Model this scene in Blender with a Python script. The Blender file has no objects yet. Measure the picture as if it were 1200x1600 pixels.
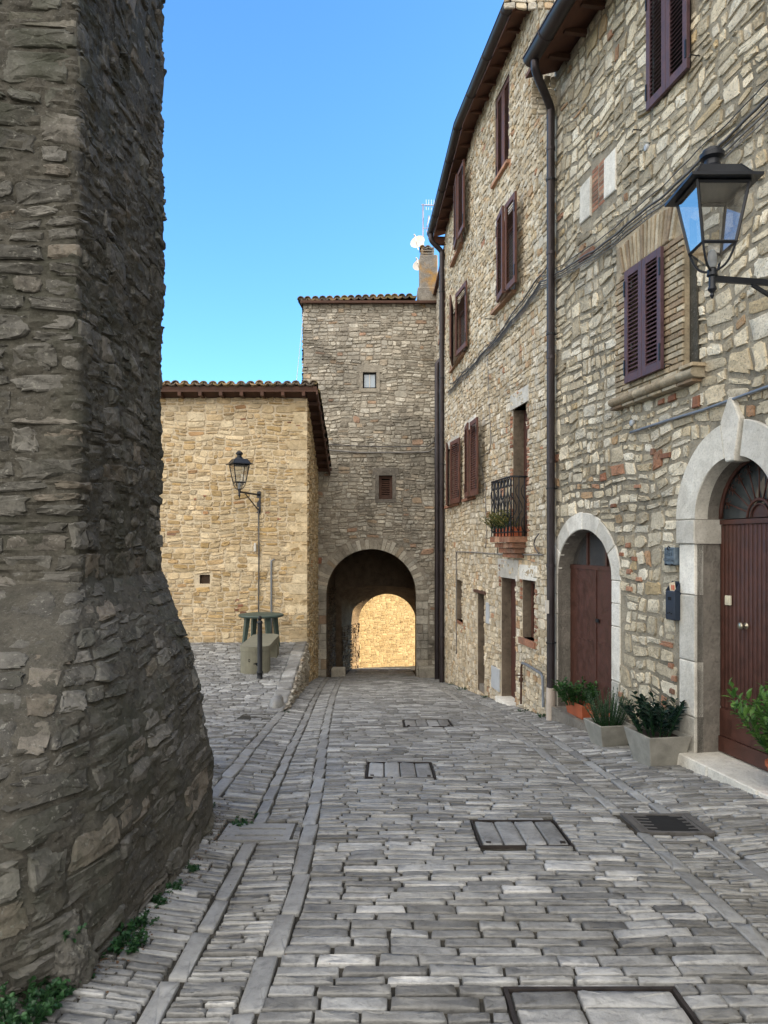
import bpy, math, random
import numpy as np
from mathutils import Vector, Matrix
from mathutils.geometry import delaunay_2d_cdt

# ------------------------------------------------------------------ camera, sky, sun, exposure
EYE = 1.6
F = 1155.0
SC = bpy.context.scene
COL = SC.collection
cam_d = bpy.data.cameras.new("camera")
cam_d.sensor_fit = 'VERTICAL'; cam_d.sensor_height = 36.0; cam_d.sensor_width = 27.0
cam_d.lens = 36.0 * F / 1600.0
cam_d.shift_y = 50.0 / 1600.0
cam_d.clip_start = 0.05; cam_d.clip_end = 3000
cam = bpy.data.objects.new("camera", cam_d); COL.objects.link(cam)
cam.location = (0, 0, EYE); cam.rotation_euler = (math.radians(90), 0, 0)
SC.camera = cam

SUN_DIR = Vector((1.0, 0.22, 0.28)).normalized()          # towards the sun
elev = math.asin(SUN_DIR.z)
world = bpy.data.worlds.new("World"); SC.world = world; world.use_nodes = True
wn = world.node_tree.nodes; wl = world.node_tree.links
wn.clear()
w_out = wn.new('ShaderNodeOutputWorld'); w_bg = wn.new('ShaderNodeBackground')
sky = wn.new('ShaderNodeTexSky'); sky.sky_type = 'NISHITA'; sky.sun_disc = False
sky.sun_elevation = elev
sky.sun_rotation = math.atan2(SUN_DIR.x, SUN_DIR.y)
sky.air_density = 1.0; sky.dust_density = 0.3; sky.ozone_density = 2.0
w_bg.inputs['Strength'].default_value = 0.10
# clear blue sky, plus an unseen bright lobe added behind the camera as fill
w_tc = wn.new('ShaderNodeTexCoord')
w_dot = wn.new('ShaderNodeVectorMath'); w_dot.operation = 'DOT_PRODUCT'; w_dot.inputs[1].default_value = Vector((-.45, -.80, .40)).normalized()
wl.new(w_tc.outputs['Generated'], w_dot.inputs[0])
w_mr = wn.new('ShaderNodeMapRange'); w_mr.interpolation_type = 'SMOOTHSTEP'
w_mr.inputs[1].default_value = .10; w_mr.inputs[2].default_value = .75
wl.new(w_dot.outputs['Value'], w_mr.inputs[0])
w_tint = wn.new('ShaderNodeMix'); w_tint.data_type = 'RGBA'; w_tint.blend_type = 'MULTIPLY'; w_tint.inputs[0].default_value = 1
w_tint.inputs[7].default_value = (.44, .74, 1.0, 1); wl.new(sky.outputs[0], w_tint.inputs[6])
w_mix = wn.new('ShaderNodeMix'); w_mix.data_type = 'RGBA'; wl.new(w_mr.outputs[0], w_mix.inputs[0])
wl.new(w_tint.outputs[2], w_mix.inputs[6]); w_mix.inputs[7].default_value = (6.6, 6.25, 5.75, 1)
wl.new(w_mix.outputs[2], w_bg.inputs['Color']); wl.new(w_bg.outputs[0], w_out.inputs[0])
sun_d = bpy.data.lights.new("sun", 'SUN'); sun_d.energy = 2.6; sun_d.angle = math.radians(0.5)
sun_d.color = (1.0, 0.80, 0.50)
sun = bpy.data.objects.new("sun", sun_d); COL.objects.link(sun)
sun.rotation_euler = SUN_DIR.to_track_quat('Z', 'Y').to_euler()
SC.view_settings.view_transform = 'Standard'; SC.view_settings.look = 'None'
SC.view_settings.gamma = 1.0
SC.view_settings.exposure = 2.28

# ------------------------------------------------------------------ small maths
RN = np.random.default_rng(7)
random.seed(5)

def _h(ix, iy, iz):
    n = (ix * 374761393 + iy * 668265263 + iz * 2147483647 + 974711) & 0xffffffff
    n = ((n ^ (n >> 13)) * 1274126177) & 0xffffffff
    n = ((n ^ (n >> 16)) * 2246822519) & 0xffffffff
    return (n & 0xffff) / 65535.0

def vnoise(x, y, z=None):
    x = np.asarray(x, float); y = np.asarray(y, float)
    z = np.zeros_like(x) if z is None else np.asarray(z, float) + np.zeros_like(x)
    ix = np.floor(x).astype(np.int64); iy = np.floor(y).astype(np.int64); iz = np.floor(z).astype(np.int64)
    fx = x - ix; fy = y - iy; fz = z - iz
    fx = fx*fx*(3-2*fx); fy = fy*fy*(3-2*fy); fz = fz*fz*(3-2*fz)
    r = 0
    for a in (0, 1):
        for b in (0, 1):
            for c in (0, 1):
                w = (fx if a else 1-fx) * (fy if b else 1-fy) * (fz if c else 1-fz)
                r = r + w * _h(ix+a, iy+b, iz+c)
    return r * 2 - 1

def fbm(x, y, z=None, oct=4):
    r = 0; a = 1.0; f = 1.0
    for i in range(oct):
        zz = None if z is None else np.asarray(z) * f + i * 7.3
        r = r + a * vnoise(np.asarray(x) * f + i * 13.1, np.asarray(y) * f + i * 5.7, zz)
        a *= .5; f *= 2.03
    return r

def px(u, v, Y):
    return ((u - 600) / F * Y, Y, EYE + (850 - v) / F * Y)

# ------------------------------------------------------------------ mesh assembly
ORG = {}

def mesh_np(name, V, polys, mats, matidx=None, tint=None, smooth=True, parent=None, loc=(0, 0, 0), sharp=None):
    """V (n,3); polys: list of (k, m) int arrays; matidx list aligned to polys (int or array)"""
    o = org_of(parent)
    base = np.array(o) + np.array(loc if parent is None else (0, 0, 0))
    V = np.asarray(V, dtype=np.float32) - base.astype(np.float32)
    me = bpy.data.meshes.new(name)
    polys = [np.asarray(p, dtype=np.int32) for p in polys if len(p)]
    nl = sum(p.size for p in polys); npoly = sum(len(p) for p in polys)
    me.vertices.add(len(V)); me.vertices.foreach_set('co', V.ravel())
    me.loops.add(nl); me.loops.foreach_set('vertex_index', np.concatenate([p.ravel() for p in polys]))
    me.polygons.add(npoly)
    st = []; tot = []; off = 0; mi = []
    k = 0
    for i, p in enumerate(polys):
        n, m = p.shape
        st.append(off + np.arange(n) * m); tot.append(np.full(n, m)); off += n * m
        if matidx is None: mi.append(np.zeros(n, int))
        else:
            q = matidx[i]; mi.append(np.full(n, q) if np.isscalar(q) else np.asarray(q))
    me.polygons.foreach_set('loop_start', np.concatenate(st).astype(np.int32))
    me.polygons.foreach_set('loop_total', np.concatenate(tot).astype(np.int32))
    me.polygons.foreach_set('material_index', np.concatenate(mi).astype(np.int32))
    me.polygons.foreach_set('use_smooth', np.full(npoly, bool(smooth)))
    me.update(calc_edges=True)
    if tint is not None:
        at = me.attributes.new('tint', 'FLOAT_COLOR', 'POINT')
        t = np.ones((len(V), 4), dtype=np.float32); t[:, :3] = tint
        at.data.foreach_set('color', t.ravel())
    for m in mats: me.materials.append(m)
    me.validate()
    if sharp: me.set_sharp_from_angle(angle=math.radians(sharp))
    ob = bpy.data.objects.new(name, me); COL.objects.link(ob)
    if parent is not None: ob.parent = parent; ORG[ob] = o
    else: ob.location = loc; ORG[ob] = tuple(loc)
    return ob

def org_of(p):
    return (0, 0, 0) if p is None else ORG[p]

def tag(o, label=None, cat=None, group=None, kind=None):
    if label: o['label'] = label
    if cat: o['category'] = cat
    if group: o['group'] = group
    if kind: o['kind'] = kind
    return o

def thing(name, label, cat, loc, group=None):
    o = bpy.data.objects.new(name, None); COL.objects.link(o); o.location = loc
    o.empty_display_size = .2
    ORG[o] = tuple(loc)
    return tag(o, label, cat, group)

class MB:
    def __init__(s): s.v = []; s.f = []; s.m = []; s.t = []; s.cm = 0; s.ct = (.5, .5, .5)
    def vv(s, p): s.v.append((p[0], p[1], p[2])); s.t.append(s.ct); return len(s.v) - 1
    def face(s, idx): s.f.append(tuple(idx)); s.m.append(s.cm)
    def poly(s, pts): s.face([s.vv(p) for p in pts])
    def box(s, c, e, M=None):
        """c centre, e full sizes, M 3x3 with columns as axes"""
        M = M or Matrix.Identity(3); c = Vector(c)
        i = []
        for a in (-.5, .5):
            for b in (-.5, .5):
                for d in (-.5, .5):
                    i.append(s.vv(c + M @ Vector((a*e[0], b*e[1], d*e[2]))))
        for q in ((0,1,3,2),(4,6,7,5),(0,4,5,1),(2,3,7,6),(0,2,6,4),(1,5,7,3)):
            s.face([i[k] for k in q])
    def bbox(s, c, e, M=None, b=.01):
        """box with chamfered long edges: octagonal section prism in x/z plus caps"""
        M = M or Matrix.Identity(3); c = Vector(c)
        x, y, z = e[0]/2, e[1]/2, e[2]/2
        b = min(b, x*.6, y*.6, z*.6)
        def ring(xx, zz, yy):
            k = min(b, xx*.6, zz*.6)
            P = [(-xx+k,-zz),(xx-k,-zz),(xx,-zz+k),(xx,zz-k),(xx-k,zz),(-xx+k,zz),(-xx,zz-k),(-xx,-zz+k)]
            return [s.vv(c + M @ Vector((p[0], yy, p[1]))) for p in P]
        R = [ring(x-b, z-b, -y), ring(x, z, -y+b), ring(x, z, y-b), ring(x-b, z-b, y)]
        for a in range(3):
            for k in range(8):
                s.face((R[a][k], R[a][(k+1) % 8], R[a+1][(k+1) % 8], R[a+1][k]))
        s.face(R[0][::-1]); s.face(R[3])
    def tube(s, pts, r, n=8, cap=True, closed=False):
        pts = [Vector(p) for p in pts]; N = len(pts)
        rs = r if isinstance(r, (list, tuple)) else [r]*N
        prev = None; rings = []
        for i, p in enumerate(pts):
            a = pts[(i-1) % N] if (closed or i > 0) else p
            b = pts[(i+1) % N] if (closed or i < N-1) else p
            t = (b - a)
            if t.length < 1e-9: t = Vector((0, 0, 1))
            t.normalize()
            if prev is None:
                x = Vector((0, 0, 1)) if abs(t.z) < .9 else Vector((1, 0, 0))
            else: x = prev
            x = (x - t * x.dot(t)); x.normalize(); y = t.cross(x); prev = x
            rings.append([s.vv(p + (x*math.cos(2*math.pi*k/n) + y*math.sin(2*math.pi*k/n))*rs[i]) for k in range(n)])
        for i in range(N if closed else N-1):
            A = rings[i]; B = rings[(i+1) % N]
            for k in range(n): s.face((A[k], A[(k+1) % n], B[(k+1) % n], B[k]))
        if cap and not closed:
            s.face(rings[0][::-1]); s.face(rings[-1])
    def lathe(s, c, prof, n=16, M=None):
        M = M or Matrix.Identity(3); c = Vector(c); R = []
        for (r, z) in prof:
            R.append([s.vv(c + M @ Vector((r*math.cos(2*math.pi*k/n), r*math.sin(2*math.pi*k/n), z))) for k in range(n)])
        for a, b in zip(R, R[1:]):
            for k in range(n): s.face((a[k], a[(k+1) % n], b[(k+1) % n], b[k]))
        s.face(R[0][::-1]); s.face(R[-1])
    def prism(s, A, B):
        """two matching rings of points"""
        a = [s.vv(p) for p in A]; b = [s.vv(p) for p in B]; n = len(a)
        s.face(a[::-1]); s.face(b)
        for k in range(n): s.face((a[k], a[(k+1) % n], b[(k+1) % n], b[k]))
    def build_split(s, name, mats, parent=None, smooth=False):
        par = list(range(len(s.v)))
        def fd(a):
            while par[a] != a: par[a] = par[par[a]]; a = par[a]
            return a
        for f in s.f:
            for k in f[1:]: par[fd(k)] = fd(f[0])
        G_ = {}
        for f, m in zip(s.f, s.m): G_.setdefault(fd(f[0]), []).append((f, m))
        out = []
        for fs in G_.values():
            q = MB(); mp_ = {}
            for f, m in fs:
                idx = []
                for k in f:
                    if k not in mp_: q.ct = s.t[k]; mp_[k] = q.vv(s.v[k])
                    idx.append(mp_[k])
                q.cm = m; q.face(idx)
            out.append(q.build(name, mats, parent, smooth))
        return out
    def build(s, name, mats, parent=None, smooth=False, loc=(0, 0, 0)):
        if not isinstance(mats, (list, tuple)): mats = [mats]
        o = org_of(parent) if parent is not None else loc
        me = bpy.data.meshes.new(name)
        me.from_pydata([(x-o[0], y-o[1], z-o[2]) for x, y, z in s.v], [], s.f)
        for m in mats: me.materials.append(m)
        me.polygons.foreach_set('material_index', s.m)
        me.polygons.foreach_set('use_smooth', [bool(smooth)]*len(s.f))
        at = me.attributes.new('tint', 'FLOAT_COLOR', 'POINT')
        t = np.ones((len(s.v), 4), dtype=np.float32); t[:, :3] = np.array(s.t)
        at.data.foreach_set('color', t.ravel())
        if smooth == 'auto':
            me.polygons.foreach_set('use_smooth', [True]*len(s.f))
            me.update()
            try: me.set_sharp_from_angle(angle=math.radians(38))
            except Exception: pass
        me.update()
        ob = bpy.data.objects.new(name, me); COL.objects.link(ob)
        if parent is not None: ob.parent = parent; ORG[ob] = o
        else: ob.location = loc; ORG[ob] = tuple(loc)
        return ob

def frame(x, y, z):
    return Matrix((x, y, z)).transposed()

# ------------------------------------------------------------------ materials
def new_mat(name):
    m = bpy.data.materials.new(name); m.use_nodes = True
    nt = m.node_tree; nt.nodes.clear()
    out = nt.nodes.new('ShaderNodeOutputMaterial'); b = nt.nodes.new('ShaderNodeBsdfPrincipled')
    nt.links.new(b.outputs[0], out.inputs[0])
    return m, nt, b

def N(nt, t, **kw):
    n = nt.nodes.new(t)
    for k, v in kw.items():
        if k in n.inputs: n.inputs[k].default_value = v
        else: setattr(n, k, v)
    return n

def ramp(nt, stops, interp='LINEAR'):
    r = nt.nodes.new('ShaderNodeValToRGB'); cr = r.color_ramp; cr.interpolation = interp
    while len(cr.elements) < len(stops): cr.elements.new(.5)
    for e, (p, c) in zip(cr.elements, stops):
        e.position = p; e.color = (c[0], c[1], c[2], 1) if len(c) == 3 else c
    return r

def noise(nt, pos, scale, detail=4, rough=.55, dist=0.0):
    n = nt.nodes.new('ShaderNodeTexNoise'); n.inputs['Scale'].default_value = scale
    n.inputs['Detail'].default_value = detail; n.inputs['Roughness'].default_value = rough
    n.inputs['Distortion'].default_value = dist
    nt.links.new(pos, n.inputs['Vector']); return n

def mixc(nt, a, b, fac, mode='MIX'):
    m = nt.nodes.new('ShaderNodeMix'); m.data_type = 'RGBA'; m.blend_type = mode
    for sock, val in ((m.inputs[0], fac), (m.inputs[6], a), (m.inputs[7], b)):
        if isinstance(val, (int, float)): sock.default_value = val
        elif isinstance(val, tuple): sock.default_value = (val[0], val[1], val[2], 1)
        else: nt.links.new(val, sock)
    return m.outputs[2]

def mp(nt, val, f0, f1, t0, t1):
    m = nt.nodes.new('ShaderNodeMapRange'); m.inputs[1].default_value = f0; m.inputs[2].default_value = f1
    m.inputs[3].default_value = t0; m.inputs[4].default_value = t1
    nt.links.new(val, m.inputs[0]); return m.outputs[0]

def geopos(nt):
    return nt.nodes.new('ShaderNodeNewGeometry').outputs['Position']

def mat_stone(name, stops, var=.35, bump=.5, bscale=28, stain=None, stain_scale=.7, stain_amt=.6, rough=.9, pits=.5, speck=None, spec=.3, spots=None):
    m, nt, b = new_mat(name)
    pos = geopos(nt)
    at = N(nt, 'ShaderNodeAttribute', attribute_name='tint')
    sep = nt.nodes.new('ShaderNodeSeparateColor'); nt.links.new(at.outputs['Color'], sep.inputs[0])
    r = ramp(nt, stops); nt.links.new(sep.outputs[0], r.inputs[0])
    n1 = noise(nt, pos, bscale*.25, 6, .62)
    n2 = noise(nt, pos, bscale*1.3, 8, .7)
    c = mixc(nt, r.outputs[0], (0, 0, 0), 0.0)
    v1 = mp(nt, n1.outputs[0], .25, .75, 1-var, 1+var)
    mm = nt.nodes.new('ShaderNodeMix'); mm.data_type = 'RGBA'; mm.blend_type = 'MULTIPLY'; mm.inputs[0].default_value = 1
    comb = nt.nodes.new('ShaderNodeCombineColor')
    for k in range(3): nt.links.new(v1, comb.inputs[k])
    nt.links.new(c, mm.inputs[6]); nt.links.new(comb.outputs[0], mm.inputs[7]); c = mm.outputs[2]
    # brightness per stone
    v2 = mp(nt, sep.outputs[1], 0, 1, .78, 1.18)
    comb2 = nt.nodes.new('ShaderNodeCombineColor')
    for k in range(3): nt.links.new(v2, comb2.inputs[k])
    c = mixc(nt, c, comb2.outputs[0], 1.0, 'MULTIPLY')
    # fine dark pits
    pr = ramp(nt, [(.30, (1-pits,)*3), (.5, (1, 1, 1))]); nt.links.new(n2.outputs[0], pr.inputs[0])
    c = mixc(nt, c, pr.outputs[0], .8, 'MULTIPLY')
    if speck:
        n4 = noise(nt, pos, bscale*2.2, 3, .6); sr = ramp(nt, [(.6, (0, 0, 0)), (.68, (1, 1, 1))])
        nt.links.new(n4.outputs[0], sr.inputs[0]); c = mixc(nt, c, speck, sr.outputs[0])
    if spots:
        n5 = noise(nt, pos, 3.2, 5, .6); sr = ramp(nt, [(.55, (0, 0, 0)), (.62, (1, 1, 1))])
        nt.links.new(n5.outputs[0], sr.inputs[0]); c = mixc(nt, c, spots, sr.outputs[0])
    if stain:
        n3 = noise(nt, pos, stain_scale, 7, .68, .4)
        sr = ramp(nt, [(.48, (0, 0, 0)), (.66, (stain_amt,)*3)]); nt.links.new(n3.outputs[0], sr.inputs[0])
        c = mixc(nt, c, stain, sr.outputs[0])
    nt.links.new(c, b.inputs['Base Color'])
    b.inputs['Roughness'].default_value = rough
    b.inputs['Specular IOR Level'].default_value = spec
    add = nt.nodes.new('ShaderNodeMath'); add.operation = 'MULTIPLY_ADD'; add.inputs[1].default_value = .45
    nt.links.new(n2.outputs[0], add.inputs[0]); nt.links.new(n1.outputs[0], add.inputs[2])
    bp = nt.nodes.new('ShaderNodeBump'); bp.inputs['Strength'].default_value = bump; bp.inputs['Distance'].default_value = .03
    nt.links.new(add.outputs[0], bp.inputs['Height']); nt.links.new(bp.outputs[0], b.inputs['Normal'])
    return m

def mat_plain(name, col, rough=.6, metal=0.0, bump=0.0, bscale=60, var=.15, spec=.4, scale=6, coat=0):
    m, nt, b = new_mat(name)
    pos = geopos(nt); n = noise(nt, pos, scale, 5, .6)
    v = mp(nt, n.outputs[0], .3, .7, 1-var, 1+var)
    comb = nt.nodes.new('ShaderNodeCombineColor')
    for k in range(3): nt.links.new(v, comb.inputs[k])
    c = mixc(nt, (col[0], col[1], col[2]), comb.outputs[0], 1.0, 'MULTIPLY')
    nt.links.new(c, b.inputs['Base Color'])
    b.inputs['Roughness'].default_value = rough; b.inputs['Metallic'].default_value = metal
    b.inputs['Specular IOR Level'].default_value = spec
    rr = mp(nt, n.outputs[0], .3, .7, max(rough-.1, .05), min(rough+.12, 1)); nt.links.new(rr, b.inputs['Roughness'])
    if bump:
        n2 = noise(nt, pos, bscale, 6, .65)
        bp = nt.nodes.new('ShaderNodeBump'); bp.inputs['Strength'].default_value = bump; bp.inputs['Distance'].default_value = .01
        nt.links.new(n2.outputs[0], bp.inputs['Height']); nt.links.new(bp.outputs[0], b.inputs['Normal'])
    return m

def mat_leaf(name, c0, c1):
    m, nt, b = new_mat(name)
    at = N(nt, 'ShaderNodeAttribute', attribute_name='tint')
    sep = nt.nodes.new('ShaderNodeSeparateColor'); nt.links.new(at.outputs['Color'], sep.inputs[0])
    r = ramp(nt, [(0, c0), (1, c1)]); nt.links.new(sep.outputs[0], r.inputs[0])
    nt.links.new(r.outputs[0], b.inputs['Base Color'])
    b.inputs['Roughness'].default_value = .45
    b.inputs['Specular IOR Level'].default_value = .4
    tr = nt.nodes.new('ShaderNodeBsdfTranslucent'); nt.links.new(r.outputs[0], tr.inputs[0])
    ms = nt.nodes.new('ShaderNodeMixShader'); ms.inputs[0].default_value = .25
    out = [n for n in nt.nodes if n.type == 'OUTPUT_MATERIAL'][0]
    nt.links.new(b.outputs[0], ms.inputs[1]); nt.links.new(tr.outputs[0], ms.inputs[2]); nt.links.new(ms.outputs[0], out.inputs[0])
    return m

M = {}
M['near_stone'] = mat_stone('near_stone', [(0, (.40, .34, .24)), (.2, (.55, .48, .35)), (.45, (.66, .58, .43)), (.7, (.71, .645, .51)), (.88, (.66, .61, .50)), (.96, (.48, .37, .21)), (.985, (.40, .24, .14)), (1, (.34, .15, .09))],
                            var=.28, bump=.9, bscale=26, stain=(.10, .095, .08), stain_scale=.9, stain_amt=.5, speck=(.2, .19, .15))
M['near_mortar'] = mat_stone('near_mortar', [(0, (.30, .265, .20)), (1, (.36, .32, .245))], var=.3, bump=1.0, bscale=40, stain=(.075, .07, .055), stain_scale=1.1, stain_amt=.7)
M['far_stone'] = mat_stone('far_stone', [(0, (.42, .34, .23)), (.2, (.54, .46, .33)), (.5, (.61, .54, .42)), (.8, (.63, .58, .48)), (.93, (.57, .46, .30)), (.985, (.48, .33, .20)), (1, (.45, .24, .15))],
                           var=.25, bump=.8, bscale=26, stain=(.30, .24, .16), stain_scale=.6, stain_amt=.3)
M['far_mortar'] = mat_stone('far_mortar', [(0, (.43, .37, .28)), (1, (.50, .43, .33))], var=.25, bump=.8, bscale=40)
M['tower_stone'] = mat_stone('tower_stone', [(0, (.34, .305, .25)), (.25, (.43, .39, .32)), (.6, (.50, .465, .39)), (.9, (.56, .53, .46)), (.975, (.46, .36, .25)), (1, (.42, .27, .19))],
                             var=.3, bump=.8, bscale=22, stain=(.12, .11, .095), stain_scale=.45, stain_amt=.6)
M['tower_mortar'] = mat_stone('tower_mortar', [(0, (.34, .305, .25)), (1, (.40, .36, .30))], var=.3, bump=.8, bscale=35, stain=(.10, .095, .08), stain_scale=.45, stain_amt=.6)
M['gold_stone'] = mat_stone('gold_stone', [(0, (.46, .32, .15)), (.2, (.53, .40, .235)), (.6, (.62, .50, .325)), (.93, (.67, .57, .40)), (.985, (.48, .33, .17)), (1, (.42, .23, .12))],
                            var=.28, bump=.8, bscale=22, stain=(.46, .33, .15), stain_scale=.5, stain_amt=.4)
M['gold_mortar'] = mat_stone('gold_mortar', [(0, (.62, .52, .37)), (1, (.68, .58, .42))], var=.18, bump=.6, bscale=35)
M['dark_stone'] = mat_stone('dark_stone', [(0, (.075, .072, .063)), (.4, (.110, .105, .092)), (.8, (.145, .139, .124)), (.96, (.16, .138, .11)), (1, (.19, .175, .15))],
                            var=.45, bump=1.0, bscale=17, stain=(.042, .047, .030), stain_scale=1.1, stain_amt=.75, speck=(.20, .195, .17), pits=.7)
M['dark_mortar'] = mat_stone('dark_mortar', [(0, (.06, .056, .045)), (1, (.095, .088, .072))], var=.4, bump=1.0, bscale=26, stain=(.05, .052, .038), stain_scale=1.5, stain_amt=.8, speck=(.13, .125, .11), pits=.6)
M['sett'] = mat_stone('sett', [(0, (.145, .145, .14)), (.35, (.235, .238, .236)), (.7, (.305, .31, .31)), (1, (.43, .432, .425))],
                      var=.36, bump=.75, bscale=20, stain=(.15, .14, .115), stain_scale=.8, stain_amt=.4, rough=.5, spec=.6, pits=.5)
M['strip'] = mat_stone('strip', [(0, (.235, .238, .235)), (1, (.32, .325, .322))], var=.25, bump=.45, bscale=18, rough=.5, spec=.6, stain=(.18, .17, .15), stain_scale=1.2, stain_amt=.4)
M['joint'] = mat_stone('joint', [(0, (.042, .038, .030)), (1, (.042, .038, .030))], var=.5, bump=1.0, bscale=30, stain=(.12, .11, .09), stain_scale=3, stain_amt=.6)
M['ground'] = mat_stone('ground', [(0, (.14, .13, .09)), (1, (.16, .14, .1))], var=.4, bump=.6, bscale=2)
M['dressed'] = mat_stone('dressed', [(0, (.56, .54, .48)), (.5, (.67, .645, .58)), (1, (.74, .72, .655))], var=.14, bump=.45, bscale=40, stain=(.27, .25, .205), stain_scale=1.6, stain_amt=.45, pits=.4)
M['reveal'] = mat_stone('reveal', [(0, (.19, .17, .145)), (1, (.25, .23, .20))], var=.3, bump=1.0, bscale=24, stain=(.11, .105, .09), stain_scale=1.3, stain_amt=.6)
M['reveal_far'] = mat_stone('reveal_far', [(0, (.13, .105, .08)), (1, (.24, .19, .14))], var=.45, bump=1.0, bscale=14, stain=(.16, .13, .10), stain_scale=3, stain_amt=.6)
M['brick'] = mat_stone('brick', [(0, (.22, .10, .06)), (.5, (.34, .16, .10)), (1, (.42, .25, .16))], var=.3, bump=.6, bscale=40, stain=(.16, .13, .10), stain_scale=2, stain_amt=.5)
M['yellow_brick'] = mat_stone('yellow_brick', [(0, (.27, .19, .125)), (.4, (.38, .31, .21)), (1, (.50, .44, .33))], var=.3, bump=.6, bscale=40, stain=(.12, .105, .08), stain_scale=1.8, stain_amt=.6)
M['tile'] = mat_stone('tile', [(0, (.10, .085, .07)), (.5, (.17, .135, .10)), (.85, (.26, .18, .11)), (1, (.34, .24, .13))], var=.4, bump=.6, bscale=26, stain=(.09, .085, .075), stain_scale=2.5, stain_amt=.8, spots=(.26, .20, .08))
M['chimney'] = mat_stone('chimney', [(0, (.19, .17, .14)), (1, (.25, .225, .19))], var=.35, bump=.8, bscale=20, stain=(.42, .22, .035), stain_scale=1.7, stain_amt=.85, speck=(.36, .34, .3))
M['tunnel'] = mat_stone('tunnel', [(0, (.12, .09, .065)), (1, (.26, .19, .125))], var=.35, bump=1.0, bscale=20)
M['sunwall_stone'] = mat_stone('sunwall_stone', [(0, (.36, .24, .11)), (.5, (.50, .35, .17)), (1, (.58, .43, .23))], var=.25, bump=.6, bscale=18)
M['sunwall_mortar'] = mat_stone('sunwall_mortar', [(0, (.46, .33, .17)), (1, (.52, .37, .19))], var=.25, bump=.6, bscale=30)
M['shutter_brown'] = mat_plain('shutter_brown', (.105, .044, .030), .6, var=.32, bump=.2, scale=11)
M['shutter_plum'] = mat_plain('shutter_plum', (.088, .047, .056), .58, var=.3, bump=.2, scale=12)
M['door_brown'] = mat_plain('door_brown', (.070, .027, .019), .5, var=.32, bump=.3, bscale=45, scale=9)
M['black_iron'] = mat_plain('black_iron', (.018, .020, .024), .45, .3, var=.2, bump=.1)
M['lamp_paint'] = mat_plain('lamp_paint', (.016, .019, .026), .38, .2, var=.2)
M['pipe'] = mat_plain('pipe', (.050, .042, .045), .42, .5, var=.25, scale=3)
M['pipe_grey'] = mat_plain('pipe_grey', (.20, .22, .25), .45, .4, var=.2)
M['pvc'] = mat_plain('pvc', (.48, .42, .36), .5, var=.15)
M['cable'] = mat_plain('cable', (.085, .08, .078), .6, var=.3)
M['cable_pale'] = mat_plain('cable_pale', (.20, .19, .18), .6, var=.3)
M['rust'] = mat_plain('rust', (.085, .045, .03), .75, .2, var=.4, scale=20, bump=.4)
M['castiron'] = mat_plain('castiron', (.040, .034, .032), .6, .4, var=.35, scale=15, bump=.3)
M['iron_grey'] = mat_plain('iron_grey', (.12, .115, .11), .6, .3, var=.35, scale=15, bump=.3)
M['hole_brown'] = mat_plain('hole_brown', (.10, .065, .042), .9, var=.4, bump=.6)
M['black_and_shade'] = mat_plain('black_and_shade', (.008, .008, .008), .9)  # plain black for frame and marks, also painted shade inside drains and slots
M['concrete'] = mat_plain('concrete', (.27, .262, .23), .85, bump=.5, bscale=70, var=.22, scale=9)
M['bench_concrete'] = mat_plain('bench_concrete', (.19, .185, .14), .85, bump=.5, bscale=60, var=.18, scale=7)
M['table_green'] = mat_plain('table_green', (.055, .085, .075), .5, var=.2)
M['terracotta'] = mat_plain('terracotta', (.36, .095, .04), .7, bump=.2, var=.2)
M['soil'] = mat_plain('soil', (.045, .032, .022), .95, bump=1, bscale=40, var=.4)
M['white_plastic'] = mat_plain('white_plastic', (.62, .60, .55), .45, var=.08)
M['grey_plastic'] = mat_plain('grey_plastic', (.42, .45, .48), .5, var=.1)
M['ivory'] = mat_plain('ivory', (.62, .58, .45), .4, var=.05)
M['brass'] = mat_plain('brass', (.40, .36, .28), .35, .9, var=.15)
M['mailbox'] = mat_plain('mailbox', (.022, .033, .055), .4, .2, var=.15)
M['plaque'] = mat_plain('plaque', (.13, .17, .21), .5, .3, var=.3, scale=30)
M['paper'] = mat_plain('paper', (.62, .52, .36), .7, var=.1)
M['paper_red'] = mat_plain('paper_red', (.55, .10, .05), .7, var=.1)
M['soffit'] = mat_plain('soffit', (.11, .05, .032), .8, bump=.3, bscale=20, var=.3, scale=5)
M['wood_dark'] = mat_plain('wood_dark', (.085, .042, .028), .75, bump=.4, bscale=25, var=.3, scale=4)
M['dish'] = mat_plain('dish', (.62, .58, .52), .5, var=.08)
M['aluminium'] = mat_plain('aluminium', (.42, .40, .42), .4, .7, var=.1)
M['bark'] = mat_plain('bark', (.10, .065, .04), .9, bump=.5, var=.3)
M['leaf_dark'] = mat_leaf('leaf_dark', (.006, .018, .012), (.016, .045, .028))
M['leaf_mid'] = mat_leaf('leaf_mid', (.018, .060, .014), (.05, .14, .03))
M['leaf_rosemary'] = mat_leaf('leaf_rosemary', (.035, .065, .035), (.10, .15, .085))
M['leaf_bright'] = mat_leaf('leaf_bright', (.035, .10, .02), (.12, .24, .05))
M['leaf_weed'] = mat_leaf('leaf_weed', (.012, .045, .018), (.04, .11, .035))
M['leaf_dry'] = mat_leaf('leaf_dry', (.12, .12, .03), (.26, .22, .07))

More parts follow.
